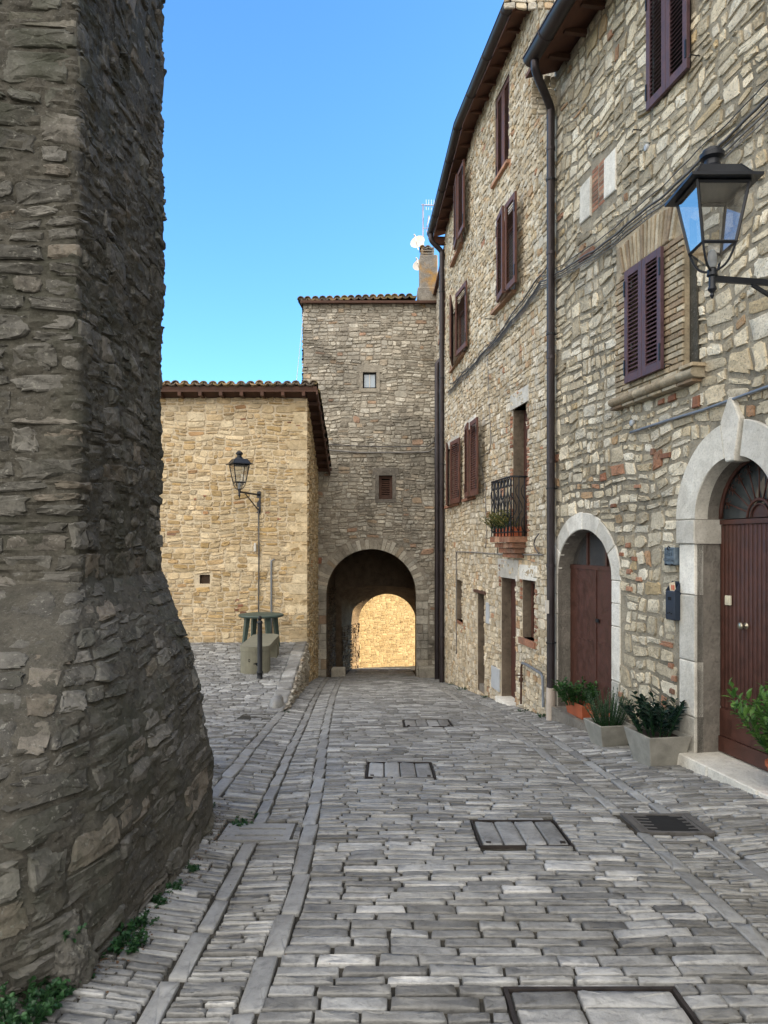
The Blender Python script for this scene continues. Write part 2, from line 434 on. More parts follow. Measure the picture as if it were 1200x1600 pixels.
def mat_glass(name, base=(.05, .06, .065), rough=.04, trans=0.0):
    m, nt, b = new_mat(name)
    b.inputs['Base Color'].default_value = (*base, 1); b.inputs['Roughness'].default_value = rough
    b.inputs['Specular IOR Level'].default_value = .9
    if trans:
        b.inputs['Base Color'].default_value = (.9, .93, .95, 1)
        out = [n for n in nt.nodes if n.type == 'OUTPUT_MATERIAL'][0]
        gl = nt.nodes.new('ShaderNodeBsdfGlossy'); gl.inputs['Roughness'].default_value = .03
        tp = nt.nodes.new('ShaderNodeBsdfTransparent'); tp.inputs[0].default_value = (.88, .9, .92, 1)
        fr = nt.nodes.new('ShaderNodeLayerWeight'); fr.inputs['Blend'].default_value = .35
        mm = mp(nt, fr.outputs['Facing'], 0, 1, .12, 1.0)
        ms = nt.nodes.new('ShaderNodeMixShader'); nt.links.new(mm, ms.inputs[0])
        nt.links.new(tp.outputs[0], ms.inputs[1]); nt.links.new(gl.outputs[0], ms.inputs[2]); nt.links.new(ms.outputs[0], out.inputs[0])
    return m
M['glass_dark'] = mat_glass('glass_dark')
M['lamp_glass'] = mat_glass('lamp_glass', trans=1)
M['glass_sky'] = mat_glass('glass_sky', (.30, .38, .46), .12)

# ------------------------------------------------------------------ wall planes
class Wall:
    def __init__(s, A, B):
        s.A = np.array(A, float); s.B = np.array(B, float); v = s.B - s.A
        s.L = float(np.hypot(*v)); s.d = v / s.L; s.n = np.array((-s.d[1], s.d[0]))
    def map(s, a, z, n=0.0):
        a = np.asarray(a, float)
        return np.stack([s.A[0] + s.d[0]*a + s.n[0]*n, s.A[1] + s.d[1]*a + s.n[1]*n, np.asarray(z, float) + 0*a], -1)
    def p(s, a, z, n=0.0):
        return Vector((s.A[0] + s.d[0]*a + s.n[0]*n, s.A[1] + s.d[1]*a + s.n[1]*n, z))
    def s_at(s, u, n=0.0):
        k = (u - 600) / F; ax = s.A[0] + s.n[0]*n; ay = s.A[1] + s.n[1]*n
        return (k*ay - ax) / (s.d[0] - k*s.d[1])
    def hit(s, u, v, n=0.0):
        a = s.s_at(u, n); y = s.A[1] + s.d[1]*a + s.n[1]*n
        return a, EYE + (850 - v)/F*y
    def P(s, u, v, n=0.0):
        a, z = s.hit(u, v, n); return s.p(a, z, n)
    def fr(s):
        return frame(Vector((s.d[0], s.d[1], 0)), Vector((s.n[0], s.n[1], 0)), Vector((0, 0, 1)))

def nearX(y): return 4.07 - .19*y
W_near = Wall((nearX(-4), -4), (nearX(9.63), 9.63))
W_f1 = Wall((2.24, 9.63), (1.70, 13.5))
W_f2 = Wall((1.70, 13.5), (1.43, 17.2))
W_narrow = Wall((1.49, 17.2), (1.46, 20.5))
W_tower = Wall((3.2, 20.5), (-2.24, 20.5))
W_gold = Wall((-1.70, 16.4), (-10.0, 16.4))
W_sunwall = Wall((6.0, 36.0), (-7.0, 26.25))

def rect(s0, s1, z0, z1): return dict(k='r', s0=min(s0, s1), s1=max(s0, s1), z0=z0, z1=z1)
def arch(s0, s1, z0, zs, rise): return dict(k='a', s0=min(s0, s1), s1=max(s0, s1), z0=z0, z1=zs, rise=rise)

def outline(o, grow=0.0, n=20):
    s0, s1, z0, z1 = o['s0']-grow, o['s1']+grow, o['z0'], o['z1']
    if o['k'] == 'r': return [(s0, z0-grow*o.get('gb', 1)), (s1, z0-grow*o.get('gb', 1)), (s1, z1+grow), (s0, z1+grow)]
    c = (s0+s1)/2; w = (s1-s0)/2; r = o['rise']+grow
    pts = [(s0, z0), (s1, z0)]
    for k in range(n+1):
        t = math.pi*k/n; pts.append((c + w*math.cos(t), z1 + r*math.sin(t)))
    return pts

def inside(o, S, Z, grow):
    s0, s1, z1 = o['s0']-grow, o['s1']+grow, o['z1']
    if o['k'] == 'r': return (S > s0) & (S < s1) & (Z > o['z0']-grow*o.get('gb', 1)) & (Z < z1+grow)
    c = (s0+s1)/2; w = (s1-s0)/2; r = o['rise']+grow
    e = ((S-c)/w)**2 + (np.maximum(Z-z1, 0)/r)**2
    return (e < 1) & (Z > o['z0']) & (S > s0) & (S < s1)

def push(o, S, Z, grow):
    m = inside(o, S, Z, grow)
    if not m.any(): return S, Z
    s0, s1, z1 = o['s0']-grow, o['s1']+grow, o['z1']
    S = S.copy(); Z = Z.copy()
    if o['k'] == 'r':
        z0 = o['z0']-grow*o.get('gb', 1); z1 = z1+grow
        d = np.stack([S-s0, s1-S, Z-z0, z1-Z]); k = d.argmin(0)
        S = np.where(m & (k == 0), s0, S); S = np.where(m & (k == 1), s1, S)
        Z = np.where(m & (k == 2), z0, Z); Z = np.where(m & (k == 3), z1, Z)
    else:
        c = (s0+s1)/2; w = (s1-s0)/2; r = o['rise']+grow
        up = m & (Z > z1)
        e = np.sqrt(((S-c)/w)**2 + ((Z-z1)/r)**2 + 1e-9)
        S = np.where(up, c+(S-c)/e, S); Z = np.where(up, z1+(Z-z1)/e, Z)
        lo = m & ~up
        S = np.where(lo, np.where(S < c, s0, s1), S)
    return S, Z

def bsp(rng, s0, s1, z0, z1, lmax, hmax, lmin, hmin):
    out = []
    stack = [(s0, s1, z0, z1)]
    while stack:
        a, b, c, d = stack.pop(); w = b-a; h = d-c
        H = hmax*rng.uniform(.55, 1.25); L = lmax*rng.uniform(.45, 1.25)
        if h > H and h > 2*hmin and (h > w*.8 or w < 2.0*h or rng.random() < .5):
            k = c + h*rng.uniform(.34, .66); stack += [(a, b, c, k), (a, b, k, d)]
        elif w > L and w > 2*lmin:
            k = a + w*rng.uniform(.32, .68); stack += [(a, k, c, d), (k, b, c, d)]
        elif h > H and h > 2*hmin:
            k = c + h*rng.uniform(.34, .66); stack += [(a, b, c, k), (a, b, k, d)]
        else: out.append((a, b, c, d))
    return out

def layout(rng, s0, s1, z0, z1, lmax=.34, hmax=.14, lmin=.07, hmin=.045, band=.34, warp=.03):
    R = []
    z = z0
    while z < z1:
        h = band*rng.uniform(.7, 1.3); zt = min(z+h, z1)
        if z1 - zt < .1: zt = z1
        s = s0 - rng.uniform(0, .5)
        while s < s1:
            w = rng.uniform(.6, 1.4); R += bsp(rng, s, s+w, z, zt, lmax, hmax, lmin, hmin); s += w
        z = zt
    R = np.array(R)
    Q = np.stack([R[:, [0, 2]], R[:, [1, 2]], R[:, [1, 3]], R[:, [0, 3]]], 1)
    wx = warp*(vnoise(Q[..., 0]*2.3, Q[..., 1]*2.3, 3.1) + .6*vnoise(Q[..., 0]*6, Q[..., 1]*6, 9.1))
    wz = warp*(vnoise(Q[..., 0]*1.9, Q[..., 1]*2.3, 21.1) + .6*vnoise(Q[..., 0]*7, Q[..., 1]*7, 5.5))
    Q = Q + np.stack([wx, wz], -1)
    return Q

def stones(rng, Q, P=14, gap=.018, depth=.02, jit=.10, esq=(2.6, 6), rough=.22, tiltk=.35, flat=.62, dvar=.5, rings=(.965, .90), topn=0.0, prof=None):
    n = len(Q); th = np.arange(P)/P*2*math.pi + math.pi/P*.5
    e = rng.uniform(*esq, (n, 1)); c = np.cos(th)[None]; s = np.sin(th)[None]
    X = np.sign(c)*np.abs(c)**(2/e); Y = np.sign(s)*np.abs(s)**(2/e)
    rn = 1 + jit*(rng.random((n, P))-.65)
    X = X*rn; Y = Y*rn
    w = .5*(np.hypot(*(Q[:, 1]-Q[:, 0]).T) + np.hypot(*(Q[:, 2]-Q[:, 3]).T))[:, None]
    h = .5*(np.hypot(*(Q[:, 3]-Q[:, 0]).T) + np.hypot(*(Q[:, 2]-Q[:, 1]).T))[:, None]
    g = gap*rng.uniform(.5, 1.5, (n, 1))
    sx = np.clip(1-g/w, .35, 1); sy = np.clip(1-g/h, .35, 1)
    Qs = Q.copy()
    def mapuv(a, b):
        a = (a+1)/2; b = (b+1)/2
        a = a[..., None]; b = b[..., None]
        return (Qs[:, None, 0]*(1-a)*(1-b) + Qs[:, None, 1]*a*(1-b) + Qs[:, None, 2]*a*b + Qs[:, None, 3]*(1-a)*b)
    D = depth*rng.uniform(1-dvar, 1+dvar, (n, 1))
    tx = rng.uniform(-1, 1, (n, 1))*tiltk; ty = rng.uniform(-1, 1, (n, 1))*tiltk
    V = []
    RP = prof or ((1.0, -.35, 0), (rings[0], .6, .4), (rings[1], .95, 1), (flat, 1.0, 1))
    for (sc, hh, rr) in RP:
        a = X*sx*sc; b = Y*sy*sc
        if sc < 1:
            a = a + (rng.random((n, P))-.5)*.04; b = b + (rng.random((n, P))-.5)*.05
        q = mapuv(a, b)
        nn = D*(hh + rr*(rng.random((n, P))-.5)*2*rough + (rr > 0)*(tx*a+ty*b))
        if hh < 0: nn = np.zeros((n, P)) - .012
        V.append(np.concatenate([q, nn[..., None]], -1))
    q = mapuv(np.zeros((n, 1)), np.zeros((n, 1)))
    V.append(np.concatenate([q, (D*(1.0+rough*(rng.random((n, 1))-.5)))[..., None]], -1))
    V = np.concatenate(V, 1)            # n, 4P+1, 3
    NR = len(RP); K = NR*P+1
    base = (np.arange(n)*K)[:, None]
    quads = []
    k = np.arange(P); k2 = (k+1) % P
    for r in range(NR-1):
        f = np.stack([r*P+k, (r+1)*P+k, (r+1)*P+k2, r*P+k2], -1).reshape(1, P, 4)
        quads.append((f+base[:, :, None]).reshape(-1, 4))
    tris = np.stack([(NR-1)*P+k, np.full(P, NR*P), (NR-1)*P+k2], -1).reshape(1, P, 3)
    tris = (tris+base[:, :, None]).reshape(-1, 3)
    t = rng.random((n, 3))
    T = np.repeat(t[:, None, :], K, 1).reshape(-1, 3)
    return V.reshape(-1, 3), np.concatenate(quads), tris, T

def in_poly(pt, poly):
    x, y = pt; c = False; n = len(poly)
    for i in range(n):
        x1, y1 = poly[i]; x2, y2 = poly[(i+1) % n]
        if (y1 > y) != (y2 > y) and x < (x2-x1)*(y-y1)/(y2-y1)+x1: c = not c
    return c

def sheet2d(outer, holes):
    co = []; ed = []
    for L in [outer]+holes:
        b = len(co); co += [Vector(p) for p in L]; ed += [(b+i, b+(i+1) % len(L)) for i in range(len(L))]
    vs, es, fs, *_ = delaunay_2d_cdt(co, ed, [], 0, 1e-6)
    out = []
    for f in fs:
        c = sum((vs[i] for i in f), Vector((0, 0)))/len(f)
        if in_poly(c, outer) and not any(in_poly(c, h) for h in holes): out.append(list(f))
    return [tuple(v) for v in vs], out

def masonry(name, W, outer, holes, mats, parent, rng, lay, st, reveal=.3, frames=(), srange=None, zrange=None, keep=None, gold=None, map3=None, sharp=32):
    """wall: mortar sheet with reveals round every hole + real stones; frames = list of (opening, margin)"""
    mapf = map3 or (lambda a, z, n: W.map(a, z, n))
    hs = [outline(h) for h, _ in holes]
    vs, fs = sheet2d(outer, hs)
    V = []; polys3 = []
    vs = np.array(vs)
    V.append(mapf(vs[:, 0], vs[:, 1], 0*vs[:, 0])); polys3.append(np.array([f for f in fs if len(f) == 3])[:, ::-1])
    nb = len(vs); quads = []
    for (h, dep) in holes:
        o = np.array(outline(h)); k = len(o)
        V.append(mapf(o[:, 0], o[:, 1], 0*o[:, 0])); V.append(mapf(o[:, 0], o[:, 1], 0*o[:, 0]-dep))
        i = np.arange(k); j = (i+1) % k
        quads.append(np.stack([nb+i, nb+j, nb+k+j, nb+k+i], -1)); nb += 2*k
    TV = [np.full((nb, 3), .5)]
    ss = [p[0] for p in outer]; zz = [p[1] for p in outer]
    sr = srange or (min(ss), max(ss)); zr = zrange or (min(zz), max(zz))
    Q = layout(rng, sr[0], sr[1], zr[0], zr[1], **lay)
    c = Q.mean(1)
    ok = (c[:, 0] > sr[0]) & (c[:, 0] < sr[1])
    ok &= np.array([in_poly(p, outer) for p in c])
    for (o, g) in frames: ok &= ~inside(o, c[:, 0], c[:, 1], g+.01)
    if keep is not None: ok &= keep(c[:, 0], c[:, 1])
    Q = Q[ok]
    SV, SQ, ST, T = stones(rng, Q, **st)
    S, Z, Nn = SV[:, 0], SV[:, 1], SV[:, 2]
    S = np.clip(S, min(ss), max(ss))
    for (o, g) in frames: S, Z = push(o, S, Z, g+.003)
    if gold is not None: T = gold(S, Z, T)
    V.append(mapf(S, Z, Nn)); TV.append(T)
    P4 = [np.concatenate(quads)] if quads else []
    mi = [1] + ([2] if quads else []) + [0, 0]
    return mesh_np(name, np.concatenate(V), [polys3[0]] + P4 + [SQ+nb, ST+nb], mats, mi, np.concatenate(TV), True, parent, sharp=sharp)

def block(mb, W, pts, n0, n1, rng=None, tint=None, ch=.008):
    """prism with polygon pts (s,z) from offset n0 to n1 with a small chamfer on the front"""
    mb.ct = tint or (random.random(), random.random(), random.random())
    c = Vector((sum(p[0] for p in pts)/len(pts), sum(p[1] for p in pts)/len(pts)))
    def shrink(p, k):
        d = Vector(p)-c; L = d.length; return c + d*(max(L-k, L*.3)/L)
    A = [W.p(*p, n0) for p in pts]; B = [W.p(*p, n1-ch) for p in pts]
    C = [W.p(*shrink(p, ch*1.3), n1) for p in pts]
    a = [mb.vv(p) for p in A]; b = [mb.vv(p) for p in B]; d = [mb.vv(p) for p in C]; n = len(a)
    mb.face(a[::-1]); mb.face(d)
    for k in range(n):
        mb.face((a[k], a[(k+1) % n], b[(k+1) % n], b[k])); mb.face((b[k], b[(k+1) % n], d[(k+1) % n], d[k]))
    mb.ct = (.5, .5, .5)

def arch_ring(mb, W, cs, cz, r0, r1, n, n0, n1, a0=0, a1=math.pi, gap=.004, jit=0.0, sub=6):
    for k in range(n):
        b0 = a0+(a1-a0)*k/n; b1 = a0+(a1-a0)*(k+1)/n
        g = gap/r1; rr = r1 + (random.random()-.5)*2*jit
        t = [b0+g+(b1-b0-2*g)*i/sub for i in range(sub+1)]
        pts = [(cs+r0*math.cos(x), cz+r0*math.sin(x)) for x in t] + [(cs+rr*math.cos(x), cz+rr*math.sin(x)) for x in reversed(t)]
        block(mb, W, pts, n0, n1)

# ------------------------------------------------------------------ ground height
_gy = np.array([-60, -6, 0, 3, 6.5, 9.63, 13, 16.5, 20.5, 25.4, 31, 60, 400]); _gz = np.array([3.0, .25, 0, -.13, -.38, -.69, -1.07, -1.5, -2.09, -2.68, -3.60, -6, -6])
def G(y):
    y = np.asarray(y, float); r = 0
    for d in (-.9, -.45, 0, .45, .9): r = r + np.interp(y+d, _gy, _gz)
    return r/5
def sstep(a, b, x):
    t = np.clip((np.asarray(x, float)-a)/(b-a), 0, 1); return t*t*(3-2*t)
def wob(x, y): return .012*vnoise(np.asarray(x)*1.1, np.asarray(y)*.9, 4.4) + .006*vnoise(np.asarray(x)*3, np.asarray(y)*3, 1.4)
def PZ(x, y):       # piazza height
    return G(y)*(1-sstep(8.8, 11.5, y)) + (-.80 + .2*sstep(10.5, 16.4, y))*sstep(8.8, 11.5, y)
def I(pts): a = np.array(pts, float); return lambda y: np.interp(y, a[:, 0], a[:, 1])
S1 = I([(-3, -.5), (2, -.55), (3, -.49), (3.7, -.44), (5.9, -.53), (8.8, -.70), (12.9, -.89), (20.5, -1.15)])
S2 = I([(-3, -.9), (2, -.95), (2.7, -.87), (3.4, -.82), (4.7, -.84), (8.8, -1.0), (12.9, -1.2), (20.5, -1.55)])
S3 = I([(5, -1.27), (9, -1.40), (11.2, -1.47), (21, -1.8)])
R1 = I([(-3, 1.85), (3.4, 1.65), (4.8, 1.67), (8.1, 1.54), (12, 1.25), (20.5, .98)])
R2 = I([(-3, 2.6), (4, 2.10), (5.85, 1.95), (8.1, 1.87), (10, 1.78), (14, 1.40), (20.5, 1.2)])
RET = I([(10.2, -1.44), (11, -1.46), (13, -1.56), (16.4, -1.72), (20.5, -1.84)])
def FX(y): return np.where(np.asarray(y) < 9.63, nearX(np.asarray(y, float)), np.interp(y, [9.63, 13.5, 17.2, 20.5], [2.24, 1.70, 1.43, 1.46]))

# ------------------------------------------------------------------ ground sheet and street
def grid_sheet(name, xs, ys, fz, mat, parent=None):
    X, Y = np.meshgrid(xs, ys); Z = fz(X, Y)
    V = np.stack([X, Y, Z], -1).reshape(-1, 3); nx = len(xs); ny = len(ys)
    i = (np.arange(ny-1)[:, None]*nx + np.arange(nx-1)[None]).ravel()
    q = np.stack([i, i+1, i+1+nx, i+nx], -1)
    return mesh_np(name, V, [q], [mat], None, np.full((len(V), 3), .5), True, parent)

g = grid_sheet('ground', np.array([-600, -200, -60, -20, -10, -4, 0, 4, 10, 20, 60, 200, 600.]), np.concatenate([[-600, -200, -60, -20], np.arange(-10, 40, 2), [60, 120, 300, 900]]),
               lambda X, Y: G(Y)-.35-0*X-.0*Y, M['ground'])
tag(g, kind='structure')

def street_z(x, y):
    z = G(y) + wob(x, y)
    z = z - .035*np.exp(-((x-S2(y))/.28)**2) - .03*np.exp(-((x-R2(y)+.1)/.35)**2)
    return z
EXC = []     # rectangles (x0,x1,y0,y1) kept free of setts
def pave(rng, xl, xr, y0, y1, rowh, lens, shear=0.0):
    Q = []; y = y0
    while y < y1:
        h = rng.uniform(*rowh); y2 = y+h
        a = float(xl((y+y2)/2)); b = float(xr((y+y2)/2))
        if b-a > .03:
            cuts = [a]; x = a + rng.uniform(.4, 1)*lens[1]*.8
            while x < b-lens[0]*.5: cuts.append(x); x += rng.uniform(*lens)
            cuts.append(b)
            for p, q in zip(cuts, cuts[1:]):
                j = (rng.random(4)-.5)*.010
                sh = lambda xx: shear*(xx-a)
                e = .0025+.0025*rng.random()
                Q.append([(p+j[0], y+sh(p)+e), (q+j[1], y+sh(q)+e), (q+j[2], y2+sh(q)-e), (p+j[3], y2+sh(p)-e)])
        y = y2
    Q = np.array(Q)
    Q[..., 1] += .016*vnoise(Q[..., 0]*1.1, Q[..., 1]*.7, 6.6) + .005*vnoise(Q[..., 0]*4, Q[..., 1]*4, 2.2)
    return Q
def pave_mesh(name, Qs, zf, mats, bed, kindlabel=None, gap=.0085, depth=.013, **kw):
    V = []; P4 = []; P3 = []; T = []; mi4 = []; nb = 0
    for Q, m in Qs:
        c = Q.mean(1); ok = np.ones(len(Q), bool)
        for (x0, x1, y0, y1) in EXC: ok &= ~((c[:, 0] > x0) & (c[:, 0] < x1) & (c[:, 1] > y0) & (c[:, 1] < y1))
        Q = Q[ok]
        k = dict(P=20, gap=gap, depth=depth, jit=.022, esq=(9, 26), rough=.24, tiltk=.26, flat=.7, dvar=.3, rings=(.985, .965)); k.update(kw)
        v, q, t, tt = stones(RN, Q, **k)
        V.append(v); P4.append((q+nb, m)); P3.append((t+nb, m)); T.append(tt); nb += len(v)
    V = np.concatenate(V)
    V = np.stack([V[:, 0], V[:, 1], zf(V[:, 0], V[:, 1])+V[:, 2]], -1)
    X, Y, fz = bed
    bx, by = np.meshgrid(X, Y); B = np.stack([bx, by, fz(bx, by)], -1).reshape(-1, 3)
    i = (np.arange(len(Y)-1)[:, None]*len(X)+np.arange(len(X)-1)[None]).ravel()
    bq = np.stack([i, i+1, i+1+len(X), i+len(X)], -1)+nb
    V = np.concatenate([V, B]); T = np.concatenate(T+[np.full((len(B), 3), .5)])
    polys = [a for a, _ in P4]+[a for a, _ in P3]+[bq]; mi = [m for _, m in P4]+[m for _, m in P3]+[2]
    return tag(mesh_np(name, V, polys, mats, mi, T, True), kind='structure')

# iron covers and grates set in the paving: position and size from the photograph
def gnd(u, v):
    y = 5.0
    for _ in range(60): y = (EYE-float(G(y)))*F/(v-850)*.5 + y*.5
    return (u-600)/F*y, y
HW = .050   # half width of the lengthwise strips
manholes = []
for (u0, v0, u1, v1, w) in ((752, 1325, 895, 1285, None), (572, 1216, 680, 1192, None), (632, 1137, 708, 1126, None)):
    a = gnd(u0, v0); b = gnd(u1, v0); c = gnd(u0, v1)
    manholes.append((a[0], b[0], a[1], c[1]))
manholes.append((.47, 1.12, 2.02, 2.86))
drain = (1.66, 2.14, 4.78, 5.20)
slab = (-1.05, -.60, 4.66, 5.0)
for r in manholes+[drain]: EXC.append((r[0]-.008, r[1]+.008, r[2]-.008, r[3]+.008))
EXC.append((slab[0]-.02, slab[1]+.02, slab[2]-.02, slab[3]+.02))

Qs = []
Qs.append((pave(RN, lambda y: S1(y)+HW, lambda y: R1(y)-HW, 1.0, 6.5, (.060, .092), (.15, .36)), 0))
Qs.append((pave(RN, lambda y: S1(y)+HW, lambda y: R1(y)-HW, 6.5, 26.5, (.062, .095), (.16, .38)), 0))
for fn, w in ((S1, HW), (S2, HW*.9), (R1, HW*1.05), (R2, HW*.95)):
    Qs.append((pave(RN, lambda y, f=fn, w=w: f(y)-w, lambda y, f=fn, w=w: f(y)+w, .6, 20.6, (.30, .55), (9, 9)), 1))
Qs.append((pave(RN, lambda y: S3(y)-.055, lambda y: S3(y)+.055, 5.6, 10.4, (.3, .6), (9, 9)), 1))
Qs.append((pave(RN, lambda y: S2(y)+HW, lambda y: S1(y)-HW, .8, 20.6, (.034, .058), (.14, .34), -.12), 0))
Qs.append((pave(RN, lambda y: -1.62 if y < 5.6 else np.where(y < 10.3, S3(y)+.06, RET(y)+.02), lambda y: S2(y)-HW, .8, 20.6, (.045, .07), (.16, .36), -.06), 0))
Qs.append((pave(RN, lambda y: R1(y)+HW, lambda y: R2(y)-HW, .8, 20.6, (.038, .06), (.14, .30), .10), 0))
Qs.append((pave(RN, lambda y: R2(y)+HW, lambda y: FX(y)-.02, .8, 20.4, (.05, .08), (.16, .36), .08), 0))
# stones inside the square covers
for r in manholes:
    n = 4; xs = np.linspace(r[0]+.012, r[1]-.012, n+1)
    q = [[(xs[i], r[2]+.012), (xs[i+1], r[2]+.012), (xs[i+1], r[3]-.012), (xs[i], r[3]-.012)] for i in range(n)]
    if r is manholes[3]:
        q = []
        ys = np.linspace(r[2]+.012, r[3]-.012, 8)
        for j in range(7):
            k = RN.uniform(.35, .65); xm = r[0]+(r[1]-r[0])*k
            q += [[(r[0]+.012, ys[j]), (xm, ys[j]), (xm, ys[j+1]), (r[0]+.012, ys[j+1])], [(xm, ys[j]), (r[1]-.012, ys[j]), (r[1]-.012, ys[j+1]), (xm, ys[j+1])]]
    EX, EXC = EXC, []
    Qs.append((np.array(q), 0))
    EXC = EX
keepEXC = EXC
def filt(Q):
    Q = Q.copy()
    for (x0, x1, y0, y1) in keepEXC:
        lo = Q.min(1); hi = Q.max(1)
        m = (lo[:, 0] < x1) & (hi[:, 0] > x0) & (lo[:, 1] < y1) & (hi[:, 1] > y0)
        left = np.stack([x0-lo[:, 0], hi[:, 0]-x1, y0-lo[:, 1], hi[:, 1]-y1]); k = left.argmax(0)
        X = Q[..., 0]; Y = Q[..., 1]; mm = m[:, None]; kk = k[:, None]
        X = np.where(mm & (kk == 0), np.minimum(X, x0), X); X = np.where(mm & (kk == 1), np.maximum(X, x1), X)
        Y = np.where(mm & (kk == 2), np.minimum(Y, y0), Y); Y = np.where(mm & (kk == 3), np.maximum(Y, y1), Y)
        Q = np.stack([X, Y], -1)
    w = np.minimum(np.abs(Q[:, 1, 0]-Q[:, 0, 0]), np.abs(Q[:, 2, 0]-Q[:, 3, 0])); h = np.minimum(np.abs(Q[:, 3, 1]-Q[:, 0, 1]), np.abs(Q[:, 2, 1]-Q[:, 1, 1]))
    return Q[(w > .025) & (h > .018)]
nm = len(manholes)
Qs = [(filt(q), m) for q, m in Qs[:-nm]] + Qs[-nm:]
EXC = []
street_bed_z = lambda X, Y: street_z(X, Y)-.006
pave_mesh('street', Qs, street_z, [M['sett'], M['strip'], M['joint']],
          (np.concatenate([[-1.95, -1.75, -1.6], np.arange(-1.5, 3.4, .1), [3.6, 4.2]]), np.arange(-6, 34, .2), street_bed_z))

# piazza on the left
Qp = pave(RN, lambda y: -6.5, lambda y: np.where(y < 10.4, S3(y)-.06, RET(y)-.24), 5.3, 16.36, (.07, .11), (.13, .28), .05)
pj = .03*vnoise(Qp[..., 0]*1.1, Qp[..., 1]*1.1, 8.8); Qp[..., 1] += pj
def piazza_z(x, y): return PZ(x, y)+wob(x, y)
pg = (-4.55, -3.7, 13.55, 14.45)
keepEXC = [(pg[0]-.02, pg[1]+.02, pg[2]-.02, pg[3]+.02)]
xs = np.linspace(-1, 0, 40)
pz = pave_mesh('piazza_paving', [(filt(Qp), 0)], piazza_z, [M['sett'], M['strip'], M['joint']],
          (np.concatenate([np.arange(-12, -2, .5), np.arange(-2, -1.99, .1)]), np.arange(5, 16.6, .2), lambda X, Y: piazza_z(X, Y)-.006), depth=.02)
# strip of bed between the grid and the retaining wall follows the wall line
ys = np.arange(5, 16.6, .2); A = np.stack([np.full(len(ys), -2.02), ys], -1); B = np.stack([np.where(ys < 10.4, S3(ys), RET(ys)-.02), ys], -1)
V = np.concatenate([A, B]); V = np.stack([V[:, 0], V[:, 1], piazza_z(V[:, 0], V[:, 1])-.007], -1); k = np.arange(len(ys)-1); n = len(ys)
tag(mesh_np('piazza_edge', V, [np.stack([k, k+n, k+n+1, k+1], -1)], [M['joint']], None, np.full((len(V), 3), .5)), kind='structure')

# ------------------------------------------------------------------ iron covers
def cover(name, label, r, zf, side=.009, group=None):
    t = thing(name, label, 'manhole cover', ((r[0]+r[1])/2, (r[2]+r[3])/2, float(zf((r[0]+r[1])/2, (r[2]+r[3])/2))), group)
    mb = MB(); x0, x1, y0, y1 = r
    def bar(ax, ay, bx, by):
        a = Vector((ax, ay, float(zf(ax, ay))+.000)); b = Vector((bx, by, float(zf(bx, by))+.000))
        d = (b-a); L = d.length; d.normalize(); up = Vector((0, 0, 1)); sd = up.cross(d).normalized(); up = d.cross(sd)
        mb.box((a+b)/2, (L+side, side, .03), frame(d, sd, up))
    bar(x0, y0, x1, y0); bar(x0, y1, x1, y1); bar(x0, y0+side, x0, y1-side); bar(x1, y0+side, x1, y1-side)
    mb.build('frame', M['castiron'], t)
    for cx in (x0+.05, x1-.05):
        m2 = MB(); m2.box((cx, y0+.045, float(zf(cx, y0))+.012), (.03, .025, .012)); m2.build('lifting_bracket', M['castiron'], t)
    return t
cover('manhole_cover', 'square iron cover frame filled with four upright stones, in mid street beyond the near cover', manholes[0], street_z)
cover('manhole_cover', 'square cover frame in the left half of the roadway beside the long border strip', manholes[1], street_z)
cover('manhole_cover', 'small far cover frame in the street just before the tower shadow', manholes[2], street_z)
cover('manhole_cover', 'large rusty cover frame at the bottom edge of the roadway, nearest to the camera', manholes[3], street_z, .016)

t = thing('storm_drain', 'double cast iron street drain with two rows of slots in the right gutter', 'drain', ((drain[0]+drain[1])/2, (drain[2]+drain[3])/2, float(street_z(1.9, 5))))
x0, x1, y0, y1 = drain
def zpt(x, y, dz=0): return Vector((x, y, float(street_z(x, y))+dz))
def slabq(mb, xa, xb, ya, yb, z0_, z1_): mb.prism([zpt(xa, ya, z0_), zpt(xb, ya, z0_), zpt(xb, yb, z0_), zpt(xa, yb, z0_)], [zpt(xa, ya, z1_), zpt(xb, ya, z1_), zpt(xb, yb, z1_), zpt(xa, yb, z1_)])
sl = math.atan2(float(G(y1)-G(y0)), y1-y0); Mx = Matrix.Rotation(sl, 3, 'X')
mb = MB(); slabq(mb, x0+.02, x1-.02, y0+.02, y1-.02, -.004, .008); mb.build('pit', M['black_and_shade'], t)  # black sheet just above the bed, painting the shade inside the drain
mb = MB(); xm = (x0+x1)/2
for q in ((x0, x0+.045, y0, y1), (x1-.045, x1, y0, y1), (x0+.045, x1-.045, y0, y0+.03), (x0+.045, x1-.045, y1-.03, y1)): slabq(mb, *q, -.01, .017)
mb.build('frame', M['iron_grey'], t)
for (a, b) in ((x0+.05, xm-.006), (xm+.006, x1-.05)):
    mb = MB(); slabq(mb, a, a+.02, y0+.034, y1-.034, .009, .016); slabq(mb, b-.02, b, y0+.034, y1-.034, .009, .016)
    for k in range(6):
        yy = y0+.044+(y1-y0-.088)*k/5; slabq(mb, a+.021, b-.021, yy-.010, yy+.010, .009, .016)
    mb.build('grate', M['iron_grey'], t)

